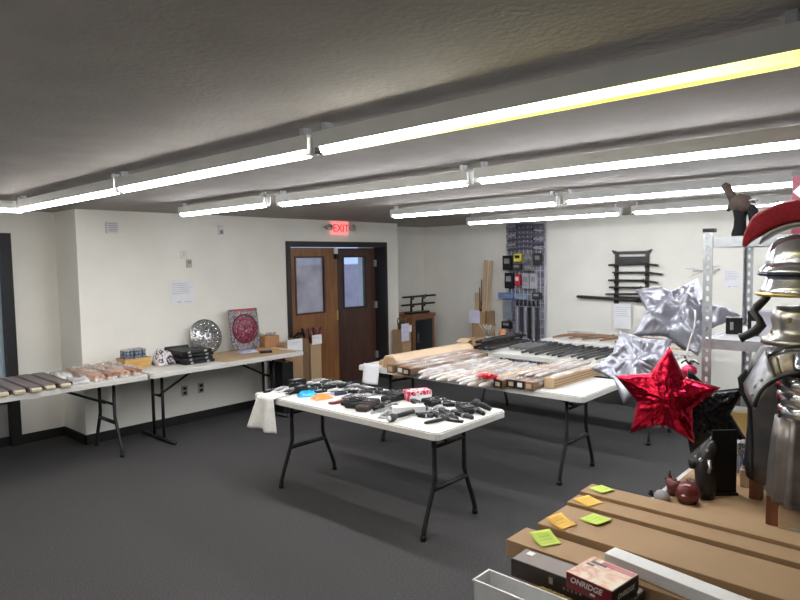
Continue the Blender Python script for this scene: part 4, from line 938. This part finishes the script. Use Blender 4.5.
# ------------------------------------------------------------------ balloons
def star(name, label, c, rad, normal, roll, m, tie, depth=.30, inner=.5, seed=1, wr=.02, sag=0):
    """puffy foil star: two inflated skins meeting in a seam"""
    n = Vector(normal).normalized(); up = Vector((0, 0, 1)); r = up.cross(n).normalized(); u = n.cross(r)
    M = Matrix((r, u, n)).transposed().to_4x4() @ rotm(0, 0, roll); M.translation = c
    t = thing(name, label, 'balloon', c)
    Rt = M.copy(); Rt.translation = (0, 0, 0)
    P = [(rad*(1 if k % 2 == 0 else inner)*math.cos(R(90+36*k)), rad*(1 if k % 2 == 0 else inner)*math.sin(R(90+36*k))) for k in range(10)]
    def edge(a):
        d = (math.cos(a), math.sin(a)); best = 9
        for k in range(10):
            (x1, y1), (x2, y2) = P[k], P[(k+1) % 10]
            ex, ey = x2-x1, y2-y1; den = d[0]*ey-d[1]*ex
            if abs(den) < 1e-9: continue
            s = (x1*ey-y1*ex)/den; q = (x1*d[1]-y1*d[0])/den
            if s > 0 and -1e-6 <= q <= 1+1e-6: best = min(best, s)
        return best
    def dist(x, y):
        best = 9
        for k in range(10):
            (x1, y1), (x2, y2) = P[k], P[(k+1) % 10]
            ex, ey = x2-x1, y2-y1; q = max(0, min(1, ((x-x1)*ex+(y-y1)*ey)/(ex*ex+ey*ey)))
            best = min(best, math.hypot(x-x1-q*ex, y-y1-q*ey))
        return best
    NA, NR = 120, 16
    b = MB(); dm = dist(0, 0)
    for sgn in (1, -1):
        vs = [Vector((0, 0, sgn*rad*depth))]; 
        for j in range(1, NR+1):
            for i in range(NA):
                a = R(90+360*i/NA); e = edge(a); q = 1-(1-j/NR)**1.0; x, y = e*q*math.cos(a), e*q*math.sin(a)
                d = dist(x, y)/dm; z = rad*depth*(min(1, d)**.55)
                k = noise.noise((x/rad*3, y/rad*3, seed)); k2 = noise.noise((x/rad*9, y/rad*9, seed+4))
                z += (abs(k2)-.2)*wr*rad*4*min(1, d*4)+sag*rad*k*min(1, d*3)+wr*rad*.9*math.sin(a*46+k*6)*max(0, 1-d*2.5)*min(1, d*9)
                vs.append(Vector((x, y+0, sgn*z+(sag*.7*rad*noise.noise((x/rad*1.6, y/rad*1.6, seed+9))))))
        fs = [(0, 1+i, 1+(i+1) % NA) for i in range(NA)]
        for j in range(NR-1):
            for i in range(NA): fs.append((1+j*NA+i, 1+j*NA+(i+1) % NA, 1+(j+1)*NA+(i+1) % NA, 1+(j+1)*NA+i))
        b._add(vs, fs, Rt, True)
    bmesh.ops.remove_doubles(b.bm, verts=b.bm.verts[:], dist=rad*.002)
    b.build('foil_skin', m, t)
    tl = Rt @ Vector(P[tie]+(0,)); b = MB(); b.tube([tl*.99, tl*1.07, tl*1.12], [.008, .006, .012], 7); b.build('neck', m, t)
    return t, Vector(c)+tl*1.1
foils = mat('silver_foil', (.36, .365, .42), .38, .6, var=.05, bump=.2, bscale=5)
foilr = mat('red_foil', (.50, .008, .035), .24, .9, var=.05, bump=.10, bscale=6)
foilb = mat('black_foil', (.012, .012, .013), .2, .6, bump=.2, bscale=8)
star('star_balloon', 'upper crumpled silver star balloon behind the steel post', (-1.245, 3.85, 1.42), .315, (.30, -.70, .75), -22, foils, 4, seed=3, wr=.03, sag=.30, depth=.26, inner=.58)
star('star_balloon', 'lower crumpled silver star balloon above the red star', (-1.33, 3.40, 1.175), .245, (.1, -.8, .6), 30, foils, 6, seed=8, wr=.035, sag=.28, depth=.22, inner=.6)
star('star_balloon', 'shiny red star balloon in front of the steel post', (-.995, 2.89, 1.125), .233, (.36, -1, .10), -4, foilr, 5, seed=5, wr=.02, depth=.36, sag=.07, inner=.535)
star('star_balloon', 'black star balloon half hidden behind the red one', (-.885, 3.10, 1.03), .215, (.3, -1, .0), 20, foilb, 6, seed=6, wr=.03, depth=.26)
t = thing('balloon_ribbon', 'white curling ribbon hanging beside the steel post', 'ribbon', (-.965, 3.20, 0))
b = MB(); b.tube([(.02*math.sin(k*.9)*(.4 if k < 6 else 1)-.004*k, .0, 1.50-.036*k) for k in range(11)], .0045, 6); b.build('ribbon', mat('silver_white_ribbon', (.75, .75, .78), .4), t)
t = thing('balloon_weight', 'small pink red foil balloon weight tied under the white ribbon', 'balloon weight', (-.985, 3.19, 1.205))
b = MB(); b.lathe([(0, -.035), (.024, -.03), (.036, -.008), (.034, .012), (.018, .026), (0, .03)], n=12); b.build('weight_body', mat('pink_red_foil', (.75, .04, .12), .3, .5), t)
b = MB(); [b.tube([(0, 0, .03), (.02*math.cos(k*1.3), .02*math.sin(k*1.3), .05), (.045*math.cos(k*1.3), .03*math.sin(k*1.3), .035)], .004, 5) for k in range(5)]; b.build('curl', blk, t)
# ------------------------------------------------------------------ armour on a wooden stand (faces the room, its left shoulder to the camera)
AX, AY = -.46, 2.78
t = thing('armor_stand', 'dark red wooden armour stand with two posts on the flat cardboard', 'stand', (AX, AY, .7575))
for x, y in ((-.155, .085), (-.045, -.15)):
    MB().box((x, y, .0575), (.046, .046, .115), bev=.004).build('post', postw, t)
MB().box((.08, .0, .01), (.12, .16, .02), bev=.004).build('base_board', postw, t)
MB().box((.06, .0, .066), (.06, .06, .093), bev=.004).build('post', postw, t)
t = thing('plate_armor', 'suit of plate armour with banded shoulder and fluted sleeve', 'armor', (AX, AY, 0))
MB().lathe([(.0, .876), (.165, .876), (.17, .95), (.16, 1.08), (.165, 1.22), (.16, 1.32), (.12, 1.40), (.0, 1.43)], (-.01, .04, 0), 36, sx=1.06, sy=.9, flute=.015, nf=14).build('breastplate', mat('dark_steel_plate', (.10, .095, .095), .38, .9, var=.2), t)
MB().lathe([(.0, .874), (.132, .874), (.135, .9), (.130, 1.0), (.122, 1.1), (.112, 1.18), (0, 1.19)], (.075, -.16, 0), 72, flute=.075, nf=13).build('fluted_sleeve', mat('brownish_steel', (.22, .20, .195), .42, .85, var=.25, scale=10), t)
for k in range(3):
    z = 1.175+.052*k
    MB().lathe([(.108+.003*k, z), (.115+.003*k, z+.003), (.113+.003*k, z+.044), (.100+.003*k, z+.058)], (.075, -.16, 0), 36).build('shoulder_lame', steel, t)
MB().lathe([(.135, 1.345), (.14, 1.35), (.13, 1.385), (.10, 1.42), (.05, 1.445), (0, 1.45)], (.06, -.13, 0), 32, sx=1.15).build('shoulder_cap', steel, t)
CX, CZZ, YF = .075, 1.20, -.292
def plate(a0, a1, r0, r1, y, name, m, n=6):
    def f(u, v):
        a = R(a0+(a1-a0)*u); r = r0+(r1-r0)*v
        return (CX+r*math.cos(a), y+.10*v*v+.01*(1-v), CZZ+r*math.sin(a))
    return MB().grid(f, n, 4).build(name, m, t, solid=.005)
plate(131, 118, .162, .235, YF, 'parchment_plate', mat('aged_beige_plate', (.36, .30, .21), .5, .1, var=.3, scale=30))
plate(117, 104, .162, .235, YF, 'parchment_plate', mat('aged_beige_plate', (.36, .30, .21), .5))
plate(103, 60, .162, .235, YF, 'arched_guard', mat('bluish_steel', (.50, .54, .62), .2, .95), 12)
b = MB(); b.tube([(CX+.160*math.cos(R(172-6*k)), YF-.004, CZZ+.160*math.sin(R(172-6*k))) for k in range(19)], .008, 6); b.build('guard_edge', blk, t)
b = MB(); b.tube([(CX+.238*math.cos(R(168-6*k)), YF+.10, CZZ+.238*math.sin(R(168-6*k))) for k in range(19)], .008, 6); b.build('guard_strap', blk, t)
def flap(u, v):
    ax, az = -.140+(-.070+.140)*u, 1.285+(1.415-1.285)*u
    bx_, bz = -.085+(-.012+.085)*u, 1.215+(1.33-1.215)*u
    return (ax+(bx_-ax)*v, YF+.085*(1-v)**2-.008*math.sin(math.pi*u), az+(bz-az)*v)
MB().grid(flap, 8, 6).build('chest_flap', mat('grey_plate', (.27, .27, .285), .35, .85), t, solid=.006)
b = MB()
for u, v in ((.35, .5), (.6, .55), (.15, .6)): b.lathe([(0, 0), (.007, 0), (.005, .004), (0, .005)], n=8, M=Matrix.Translation(Vector(flap(u, v))+Vector((0, -.004, 0))) @ rotm(90, 0, 0))
b.build('rivet', silv, t)
b = MB(); b.tube([(-.135, -.19, 1.33), (-.155, -.19, 1.30), (-.15, -.19, 1.25), (-.125, -.18, 1.19), (-.118, -.17, 1.05), (-.122, -.15, .93)], [.008, .012, .009, .007, .006, .005], 8); b.build('side_strap', blkc, t)
MB().lathe([(.14, 1.43), (.135, 1.45), (.108, 1.468), (.102, 1.49), (.108, 1.52), (.104, 1.55), (.09, 1.57), (0, 1.572)], (.02, -.05, 0), 32).build('gorget', mat('warm_steel', (.36, .34, .31), .3, .9, var=.2), t)
b = MB()
for a, z in ((205, 1.47), (255, 1.525), (300, 1.47)): b.lathe([(0, 0), (.010, 0), (.008, .005), (0, .007)], n=10, M=Matrix.Translation((.02+.106*math.cos(R(a)), -.05+.106*math.sin(R(a)), z)) @ rotm(90, 0, a+90))
b.build('brass_rivet', goldm, t)
# helmet
t = thing('crested_helmet', 'steel roman style helmet with crimson crest on top of the armour', 'helmet', (-.45, 2.72, 0))
MB().lathe([(.102, 1.69), (.105, 1.72), (.102, 1.76), (.09, 1.80), (.065, 1.825), (.03, 1.838), (0, 1.84)], n=36, sx=1.12, sy=.95).build('dome', steel, t)
b = MB(); b.lathe([(.100, 1.708), (.128, 1.694), (.134, 1.698), (.130, 1.708), (.104, 1.735)], n=36, sx=1.06, sy=.95); b.build('brow_guard', steel, t)
b = MB(); b.lathe([(.128, 1.684), (.137, 1.690), (.131, 1.698)], n=36, sx=1.06, sy=.95); b.build('brow_rim', mat('blued_steel', (.03, .035, .06), .2, .9), t)
b = MB(); b.lathe([(.098, 1.70), (.108, 1.68), (.118, 1.645), (.132, 1.622), (.128, 1.616), (.10, 1.63)], n=36, sx=1.06, sy=.95); b.build('neck_guard', steel, t)
b = MB(); b.tube([(.134*1.06*math.cos(R(10*k)), .134*.95*math.sin(R(10*k)), 1.617) for k in range(37)], .008, 8); b.build('gilt_band', goldm, t)
b = MB(); b.tube([(-.085, -.065, 1.63), (-.10, -.075, 1.60), (-.125, -.085, 1.57), (-.135, -.09, 1.55), (-.112, -.105, 1.525), (-.105, -.105, 1.505), (-.125, -.10, 1.48), (-.165, -.10, 1.455), (-.175, -.10, 1.45)], [.014, .015, .017, .014, .012, .018, .019, .015, .02], 8); b.build('chin_strap', mat('black_leather', (.014, .013, .014), .5), t)
# crest: fore-and-aft fan of bristles in a curved holder
def crest(r0, r1, w, a0, a1, z0=1.66, tp=9):
    def f(u, v):
        a = R(a0+(a1-a0)*u); e = min(1, min(u, 1-u)*tp+.12)
        k = 2*math.pi*v; rr = (r0+r1)/2; h = (r1-r0)/2
        cx = math.cos(k); s_ = math.sin(k); cx = math.copysign(abs(cx)**.6, cx); s_ = math.copysign(abs(s_)**.6, s_)
        r = rr-h*.35*(1-e)+h*cx*e; return (.005+r*math.cos(a), w*s_*e**.5*(1+.15*max(0, cx)), z0+r*math.sin(a))
    return f
b = MB(); b.grid(crest(.200, .283, .044, 150, 10, 1.683, tp=5), 60, 20); b.build('bristle_crest', redc, t)
b = MB(); b.grid(crest(.180, .202, .034, 140, 20, 1.683), 40, 14); b.build('crest_holder', dsteel, t)

# ------------------------------------------------------------------ goods on the armour table
b = MB(); b.bx(-.93, .80, 2.47, 3.15, .7412, .757, .003); tag(b.build('flat_carton', card), 'flat brown cardboard covering the table under the armour', 'cardboard')
t = thing('display_board', 'tall black display board standing left of the armour', 'display board', (-.725, 2.82, .7585), -48)
b = MB(); b.bx(-.014, .0, -.052, .052, 0, .275, .003); b.build('board', blk, t)
b = MB(); b.bx(-.025, .015, -.052, .052, 0, .010); b.build('board_foot', blk, t)
t = thing('black_statue', 'black statue with silver details in front of the tall black board', 'statue', (-.775, 2.74, .7585), 0)
b = MB(); b.tube([(0, 0, 0), (0, 0, .05), (-.008, -.002, .11), (.0, .005, .17), (.016, .012, .215), (.02, .014, .24)], [.034, .04, .036, .030, .022, .008], 14); b.tube([(-.012, 0, .13), (-.04, -.008, .165), (-.052, -.01, .15), (-.05, -.015, .115)], [.022, .022, .018, .01], 10)
b.build('figure_body', mat('black_resin', (.02, .017, .018), .4), t)
b = MB(); b.lathe([(0, -.010), (.010, 0), (0, .010)], (-.012, -.034, .165), 10); b.lathe([(0, -.008), (.008, 0), (0, .008)], (.01, -.02, .205), 8); b.lathe([(0, -.008), (.009, 0), (0, .008)], (-.03, -.03, .175), 8); b.tube([(.02, -.03, .17), (.026, -.034, .14), (.02, -.038, .118)], .007, 6); b.build('silver_detail', silv, t)
t = thing('red_figurine', 'dark red round figurine beside the black statue', 'figurine', (-.815, 2.64, .7585), 0)
b = MB(); b.lathe([(0, 0), (.035, .0), (.048, .03), (.045, .06), (.025, .08), (0, .085)], n=20); b.tube([(-.03, 0, .05), (-.065, 0, .055), (-.08, 0, .08)], [.028, .024, .012], 10); b.build('figurine_body', mat('oxblood_glaze', (.13, .022, .02), .25), t)
b = MB(); b.lathe([(0, -.006), (.012, 0), (0, .006)], (0, -.045, .04), 10); b.build('highlight_boss', mat('cream_boss', (.6, .5, .4), .3), t)
t = thing('horned_figurine', 'brown horned figurine left of the dark red one', 'figurine', (-.892, 2.685, .7585), 0)
b = MB(); b.tube([(0, 0, 0), (0, 0, .04), (.005, 0, .07)], [.022, .02, .014], 10); b.tube([(-.004, 0, .06), (-.012, 0, .085), (-.008, 0, .105)], [.01, .007, .004], 8); b.build('figurine_body', mat('brown_resin', (.09, .045, .035), .45), t)
b = MB(); b.tube([(-.03, -.005, .065), (-.012, 0, .062)], .004, 6); b.tube([(.02, 0, .05), (.05, .005, .045)], .004, 6); b.build('horn', blk, t)
t = thing('grey_figurine', 'small grey and black figurine at the left edge of the flat cardboard', 'figurine', (-.905, 2.60, .7585), 20)
b = MB(); b.lathe([(0, 0), (.03, .0), (.034, .015), (.02, .035), (0, .04)], n=14); b.build('figurine_body', mat('pale_grey_resin', (.30, .29, .30), .4), t)
b = MB(); b.tube([(-.03, 0, .012), (-.045, 0, .02), (-.04, 0, .035)], .009, 8); b.build('dark_head', blk, t)
t = thing('pale_brown_figurine', 'small round brown figurine beside the black statue', 'figurine', (-.842, 2.775, .7585), 0)
b = MB(); b.lathe([(0, 0), (.026, .0), (.03, .025), (.02, .05), (0, .055)], n=14); b.build('figurine_body', mat('umber_glaze', (.12, .07, .05), .35), t)
b = MB(); b.lathe([(0, -.008), (.008, 0), (0, .008)], (-.01, -.02, .05), 8); b.build('figurine_ear', mat('umber_glaze', (.12, .07, .05)), t)
cased('pale_carton', 'small pale cardboard box behind the armour stand posts', -.66, 3.02, .7585, .10, .10, .075, card2, 10)
cased('blue_toy_box', 'small blue and white boxed toy on the pale cardboard box', -.66, 3.02, .8365, .085, .07, .055, speckle('blue_white_print', [(.02, .03, .09), (.5, .5, .55), (.05, .12, .35), (.02, .02, .03)], 40), 10)
cased('black_boxed_model', 'black boxed model stacked on the blue toy box', -.66, 3.02, .895, .11, .08, .05, speckle('black_grey_print', [(.02, .02, .02), (.25, .25, .26), (.03, .03, .04), (.4, .4, .4)], 50), 4)
t = cased('brown_carton', 'brown cardboard carton right of the armour stand posts', -.36, 2.605, .7585, .22, .14, .10, cardd if False else card2, -4)
t = thing('clear_bag', 'crumpled clear bag beside the carton at the right edge', 'plastic bag', (-.385, 2.497, .7585), 4)
bagmesh(.12, .07, .05, 61, wrap1, t); MB().box((0, 0, .008), (.08, .045, .01), bev=.003).build('contents', grym, t)

# ------------------------------------------------------------------ long cardboard boxes nearest the camera
def longbox(label, x0, y0, y1, z0, z1, L, rz=0, m=None, name='long_cardboard_box', grp='long cardboard boxes on the nearest table', flap=True):
    t = thing(name, label, 'box', (x0, (y0+y1)/2, z0), rz, grp)
    w = y1-y0; h = z1-z0
    MB().box((L/2, 0, h/2), (L, w, h), bev=.0025).build('box_body', m or card, t)
    b = MB(); b.box((-.0008, 0, h*.5), (.002, w*.94, h*.9)); b.build('end_flap', card2 if m is None else m, t)
    if m is None:
        b = MB(); b.box((L*.55, 0, h+.0004), (.07, w*.99, .0008)); b.build('tape', mat('brown_clear_tape', (.45, .30, .165), .35), t)
    return t
longbox('lower long carton at the back of the nearest table, under two others', -.965, 2.0, 2.15, .7415, .8385, 1.55)
longbox('lower long carton in the middle of the nearest table, fully covered', -.965, 1.80, 1.995, .7415, .8385, 1.55)
longbox('lower long carton at the front of the nearest table under the dark box', -.95, 1.60, 1.795, .7415, .8385, 1.5)
longbox('farthest long carton, single lime note at its left end', -1.0, 2.052, 2.150, .84, .932, 1.6)
longbox('long carton between the farthest and the widest, single amber note', -1.003, 1.960, 2.048, .84, .921, 1.6)
longbox('widest long carton carrying an amber and a lime note', -1.003, 1.758, 1.955, .84, .911, 1.6, -.9)
longbox('long carton beside the widest, one curled lime note, under white carton', -1.034, 1.622, 1.738, .84, .896, 1.25, -.9)
t = longbox('dark brown glossy long box in front of the cartons with small white label', -.96, 1.530, 1.611, .84, .893, .36, -.9, mat('dark_brown_gloss', (.03, .018, .014), .35), 'dark_long_box', flap=False)
MB().box((.03, .02, .0535), (.022, .022, .0012)).build('white_label', wht, t)
MB().box((.18, .0, .0532), (.35, .078, .0008)).build('matt_lid', mat('taupe_lid', (.17, .125, .10), .5), t)
b = MB(); b.box((.13, -.0415, .03), (.012, .001, .018)); [b.box((.17+.012*k, -.0415, .022), (.006, .001, .006)) for k in range(5)]; b.build('printed_mark', mat('dim_gold_print', (.28, .22, .17), .5), t)
t = longbox('long white carton lying on the carton with the curled note', -.729, 1.658, 1.713, .8975, .932, .95, -9.0, wht, 'long_white_box')
def note(label, M, w, m, curl):
    o = MB().grid(lambda u, v: ((u-.5)*w, (v-.5)*w, .0012+curl*w*u*u), 8, 4).build('sticky_note', m, solid=.0006)
    o.matrix_world = M
    b = MB()
    for k in range(3): b.grid(lambda u, v: (w*(-.30+.22*k)+.0015*v, w*(.3-.6*u), .0022+curl*w*(.20+.22*k+.0015*v/w)**2), 4, 1)
    b.build('pencil_line', mat('note_pencil', (.38, .42, .12), .8), o)
    return tag(o, label, 'note')
T = Matrix.Translation
note('lime note on the farthest long carton', T((-.945, 2.112, .9325)) @ rotm(0, 0, -20), .066, lime, .05)
note('amber note on the long carton second from the back', T((-.945, 2.004, .9215)) @ rotm(0, 0, 160), .072, amber, .05)
note('lime note on the widest long carton', T((-.868, 1.895, .9125)) @ rotm(0, 0, -14), .075, lime, .07)
note('amber note curling up on the widest long carton', T((-.94, 1.80, .9125)) @ rotm(0, 0, 165), .07, amber, .22)
note('lime note curled on the carton under the white one', T((-.935, 1.688, .8975)) @ rotm(0, 0, 150), .072, lime, .22)
# red and black game box
t = thing('game_box', 'red and black printed box lying on the dark box', 'box', (-.683, 1.529, .8975), -8)
W, D, Hh = .135, .125, .043
MB().box((0, 0, Hh/2), (W, D, Hh), bev=.002).build('box_body', mat('deep_red_card', (.20, .012, .02), .3), t)
pic = mat('lid_picture', (.7, .45, .35), .3)
nt = pic.node_tree; bs = nt.nodes['Principled BSDF']; tc = [n for n in nt.nodes if n.type == 'TEX_COORD'][0]
wv = nt.nodes.new('ShaderNodeTexNoise'); wv.inputs['Scale'].default_value = 16; wv.inputs['Distortion'].default_value = 1.2; nt.links.new(tc.outputs['Object'], wv.inputs['Vector'])
rp = nt.nodes.new('ShaderNodeValToRGB'); cols = [(.35, .10, .07), (.62, .30, .18), (.72, .50, .32), (.70, .58, .40), (.50, .12, .10)]
for i, c in enumerate(cols):
    e = rp.color_ramp.elements[i] if i < 2 else rp.color_ramp.elements.new(.3+.1*i)
    e.position = .28+.11*i; e.color = (*c, 1)
nt.links.new(wv.outputs['Fac'], rp.inputs['Fac']); nt.links.new(rp.outputs['Color'], bs.inputs['Base Color'])
MB().box((0, 0, Hh+.0004), (W*.985, D*.985, .001)).build('lid_picture', pic, t)
b = MB(); b.box((-.03, .035, Hh+.0012), (.045, .012, .0006)); b.box((-.045, .016, Hh+.0012), (.022, .009, .0006)); b.build('lid_print', mat('dark_print', (.05, .045, .05), .5), t)
MB().box((.018, .047, Hh+.0012), (.09, .02, .0006)).build('lid_red_corner', mat('bright_red_print', (.45, .03, .04), .4), t)
MB().box((W/2+.0005, 0, Hh/2), (.001, D*.98, Hh*.94)).build('black_end', mat('black_card', (.008, .008, .012), .3), t)
cu = bpy.data.curves.new('lid', 'FONT'); cu.body = 'ONRIDGE'; cu.size = .021; cu.align_x = 'CENTER'; cu.shear = .25; cu.extrude = .0002; cu.offset = .0005
text_mesh(cu, 'side_lettering', wht, t, T((-.008, -D/2-.0008, .021)) @ rotm(90, 0, 0))
cu.size = .018
text_mesh(cu, 'end_lettering', wht, t, T((W/2+.0014, 0, .014)) @ rotm(0, 0, 90) @ rotm(90, 0, 0))
b = MB(); b.box((.012, -D/2-.0006, .011), (.014, .0012, .005)); b.build('small_print', wht, t)
# tray and yellow straps
t = thing('white_tray', 'narrow white plastic tray at the front left corner of the nearest table', 'tray', (-.86, 1.448, .7415), -1)
b = MB(); L, w, h = .30, .075, .118
for q in ((-L/2, L/2, -w/2, -w/2+.003, 0, h), (-L/2, L/2, w/2-.003, w/2, 0, h), (-L/2, -L/2+.003, -w/2, w/2, 0, h), (L/2-.003, L/2, -w/2, w/2, 0, h), (-L/2, L/2, -w/2, w/2, 0, .003)): b.bx(*q)
b.build('tray_body', mat('translucent_white_plastic', (.72, .72, .72), .35), t)
b = MB(); 
for q in ((-L/2-.003, L/2+.003, -w/2-.003, -w/2, h-.006, h), (-L/2-.003, L/2+.003, w/2, w/2+.003, h-.006, h), (-L/2-.003, -L/2, -w/2, w/2, h-.006, h)): b.bx(*q)
b.build('rim', wht, t)
t = thing('yellow_straps', 'tangle of yellow straps between white tray and dark box', 'straps', (-.80, 1.51, .7415))
b = MB()
for k in range(5):
    a0 = k*1.3; b.tube([(-.05+.025*k+.025*math.cos(a0+q*.6), .012*math.sin(a0+q*.6), .035+.045+.022*math.sin(q*.6+k)) for q in range(11)], .005, 6)
b.build('strap', mat('yellow_web', (.42, .32, .09), .6), t); MB().box((0, 0, .03), (.16, .04, .055), bev=.01).build('strap_coil', mat('pale_straw', (.5, .43, .22), .7), t)

# ------------------------------------------------------------------ world, camera, view
w = bpy.data.worlds.new('World'); bpy.context.scene.world = w; w.use_nodes = True
bg = w.node_tree.nodes['Background']; bg.inputs['Color'].default_value = (.42, .60, .95, 1); bg.inputs['Strength'].default_value = 1.3
cam = bpy.data.objects.new('camera', bpy.data.cameras.new('camera')); C.objects.link(cam)
cam.data.sensor_width = 36; cam.data.lens = 626.8/800*36; cam.data.clip_start = .02
M = Matrix(((.743148, -.030444, .668434, 0), (.668904, .059579, -.740957, 0), (-.017267, .997759, .06464, 1.77), (0, 0, 0, 1)))
cam.matrix_world = M
sc = bpy.context.scene; sc.camera = cam
sc.view_settings.view_transform = 'Standard'; sc.view_settings.look = 'None'; sc.view_settings.gamma = 1; sc.view_settings.use_curve_mapping = False
sc.view_settings.exposure = EXPO
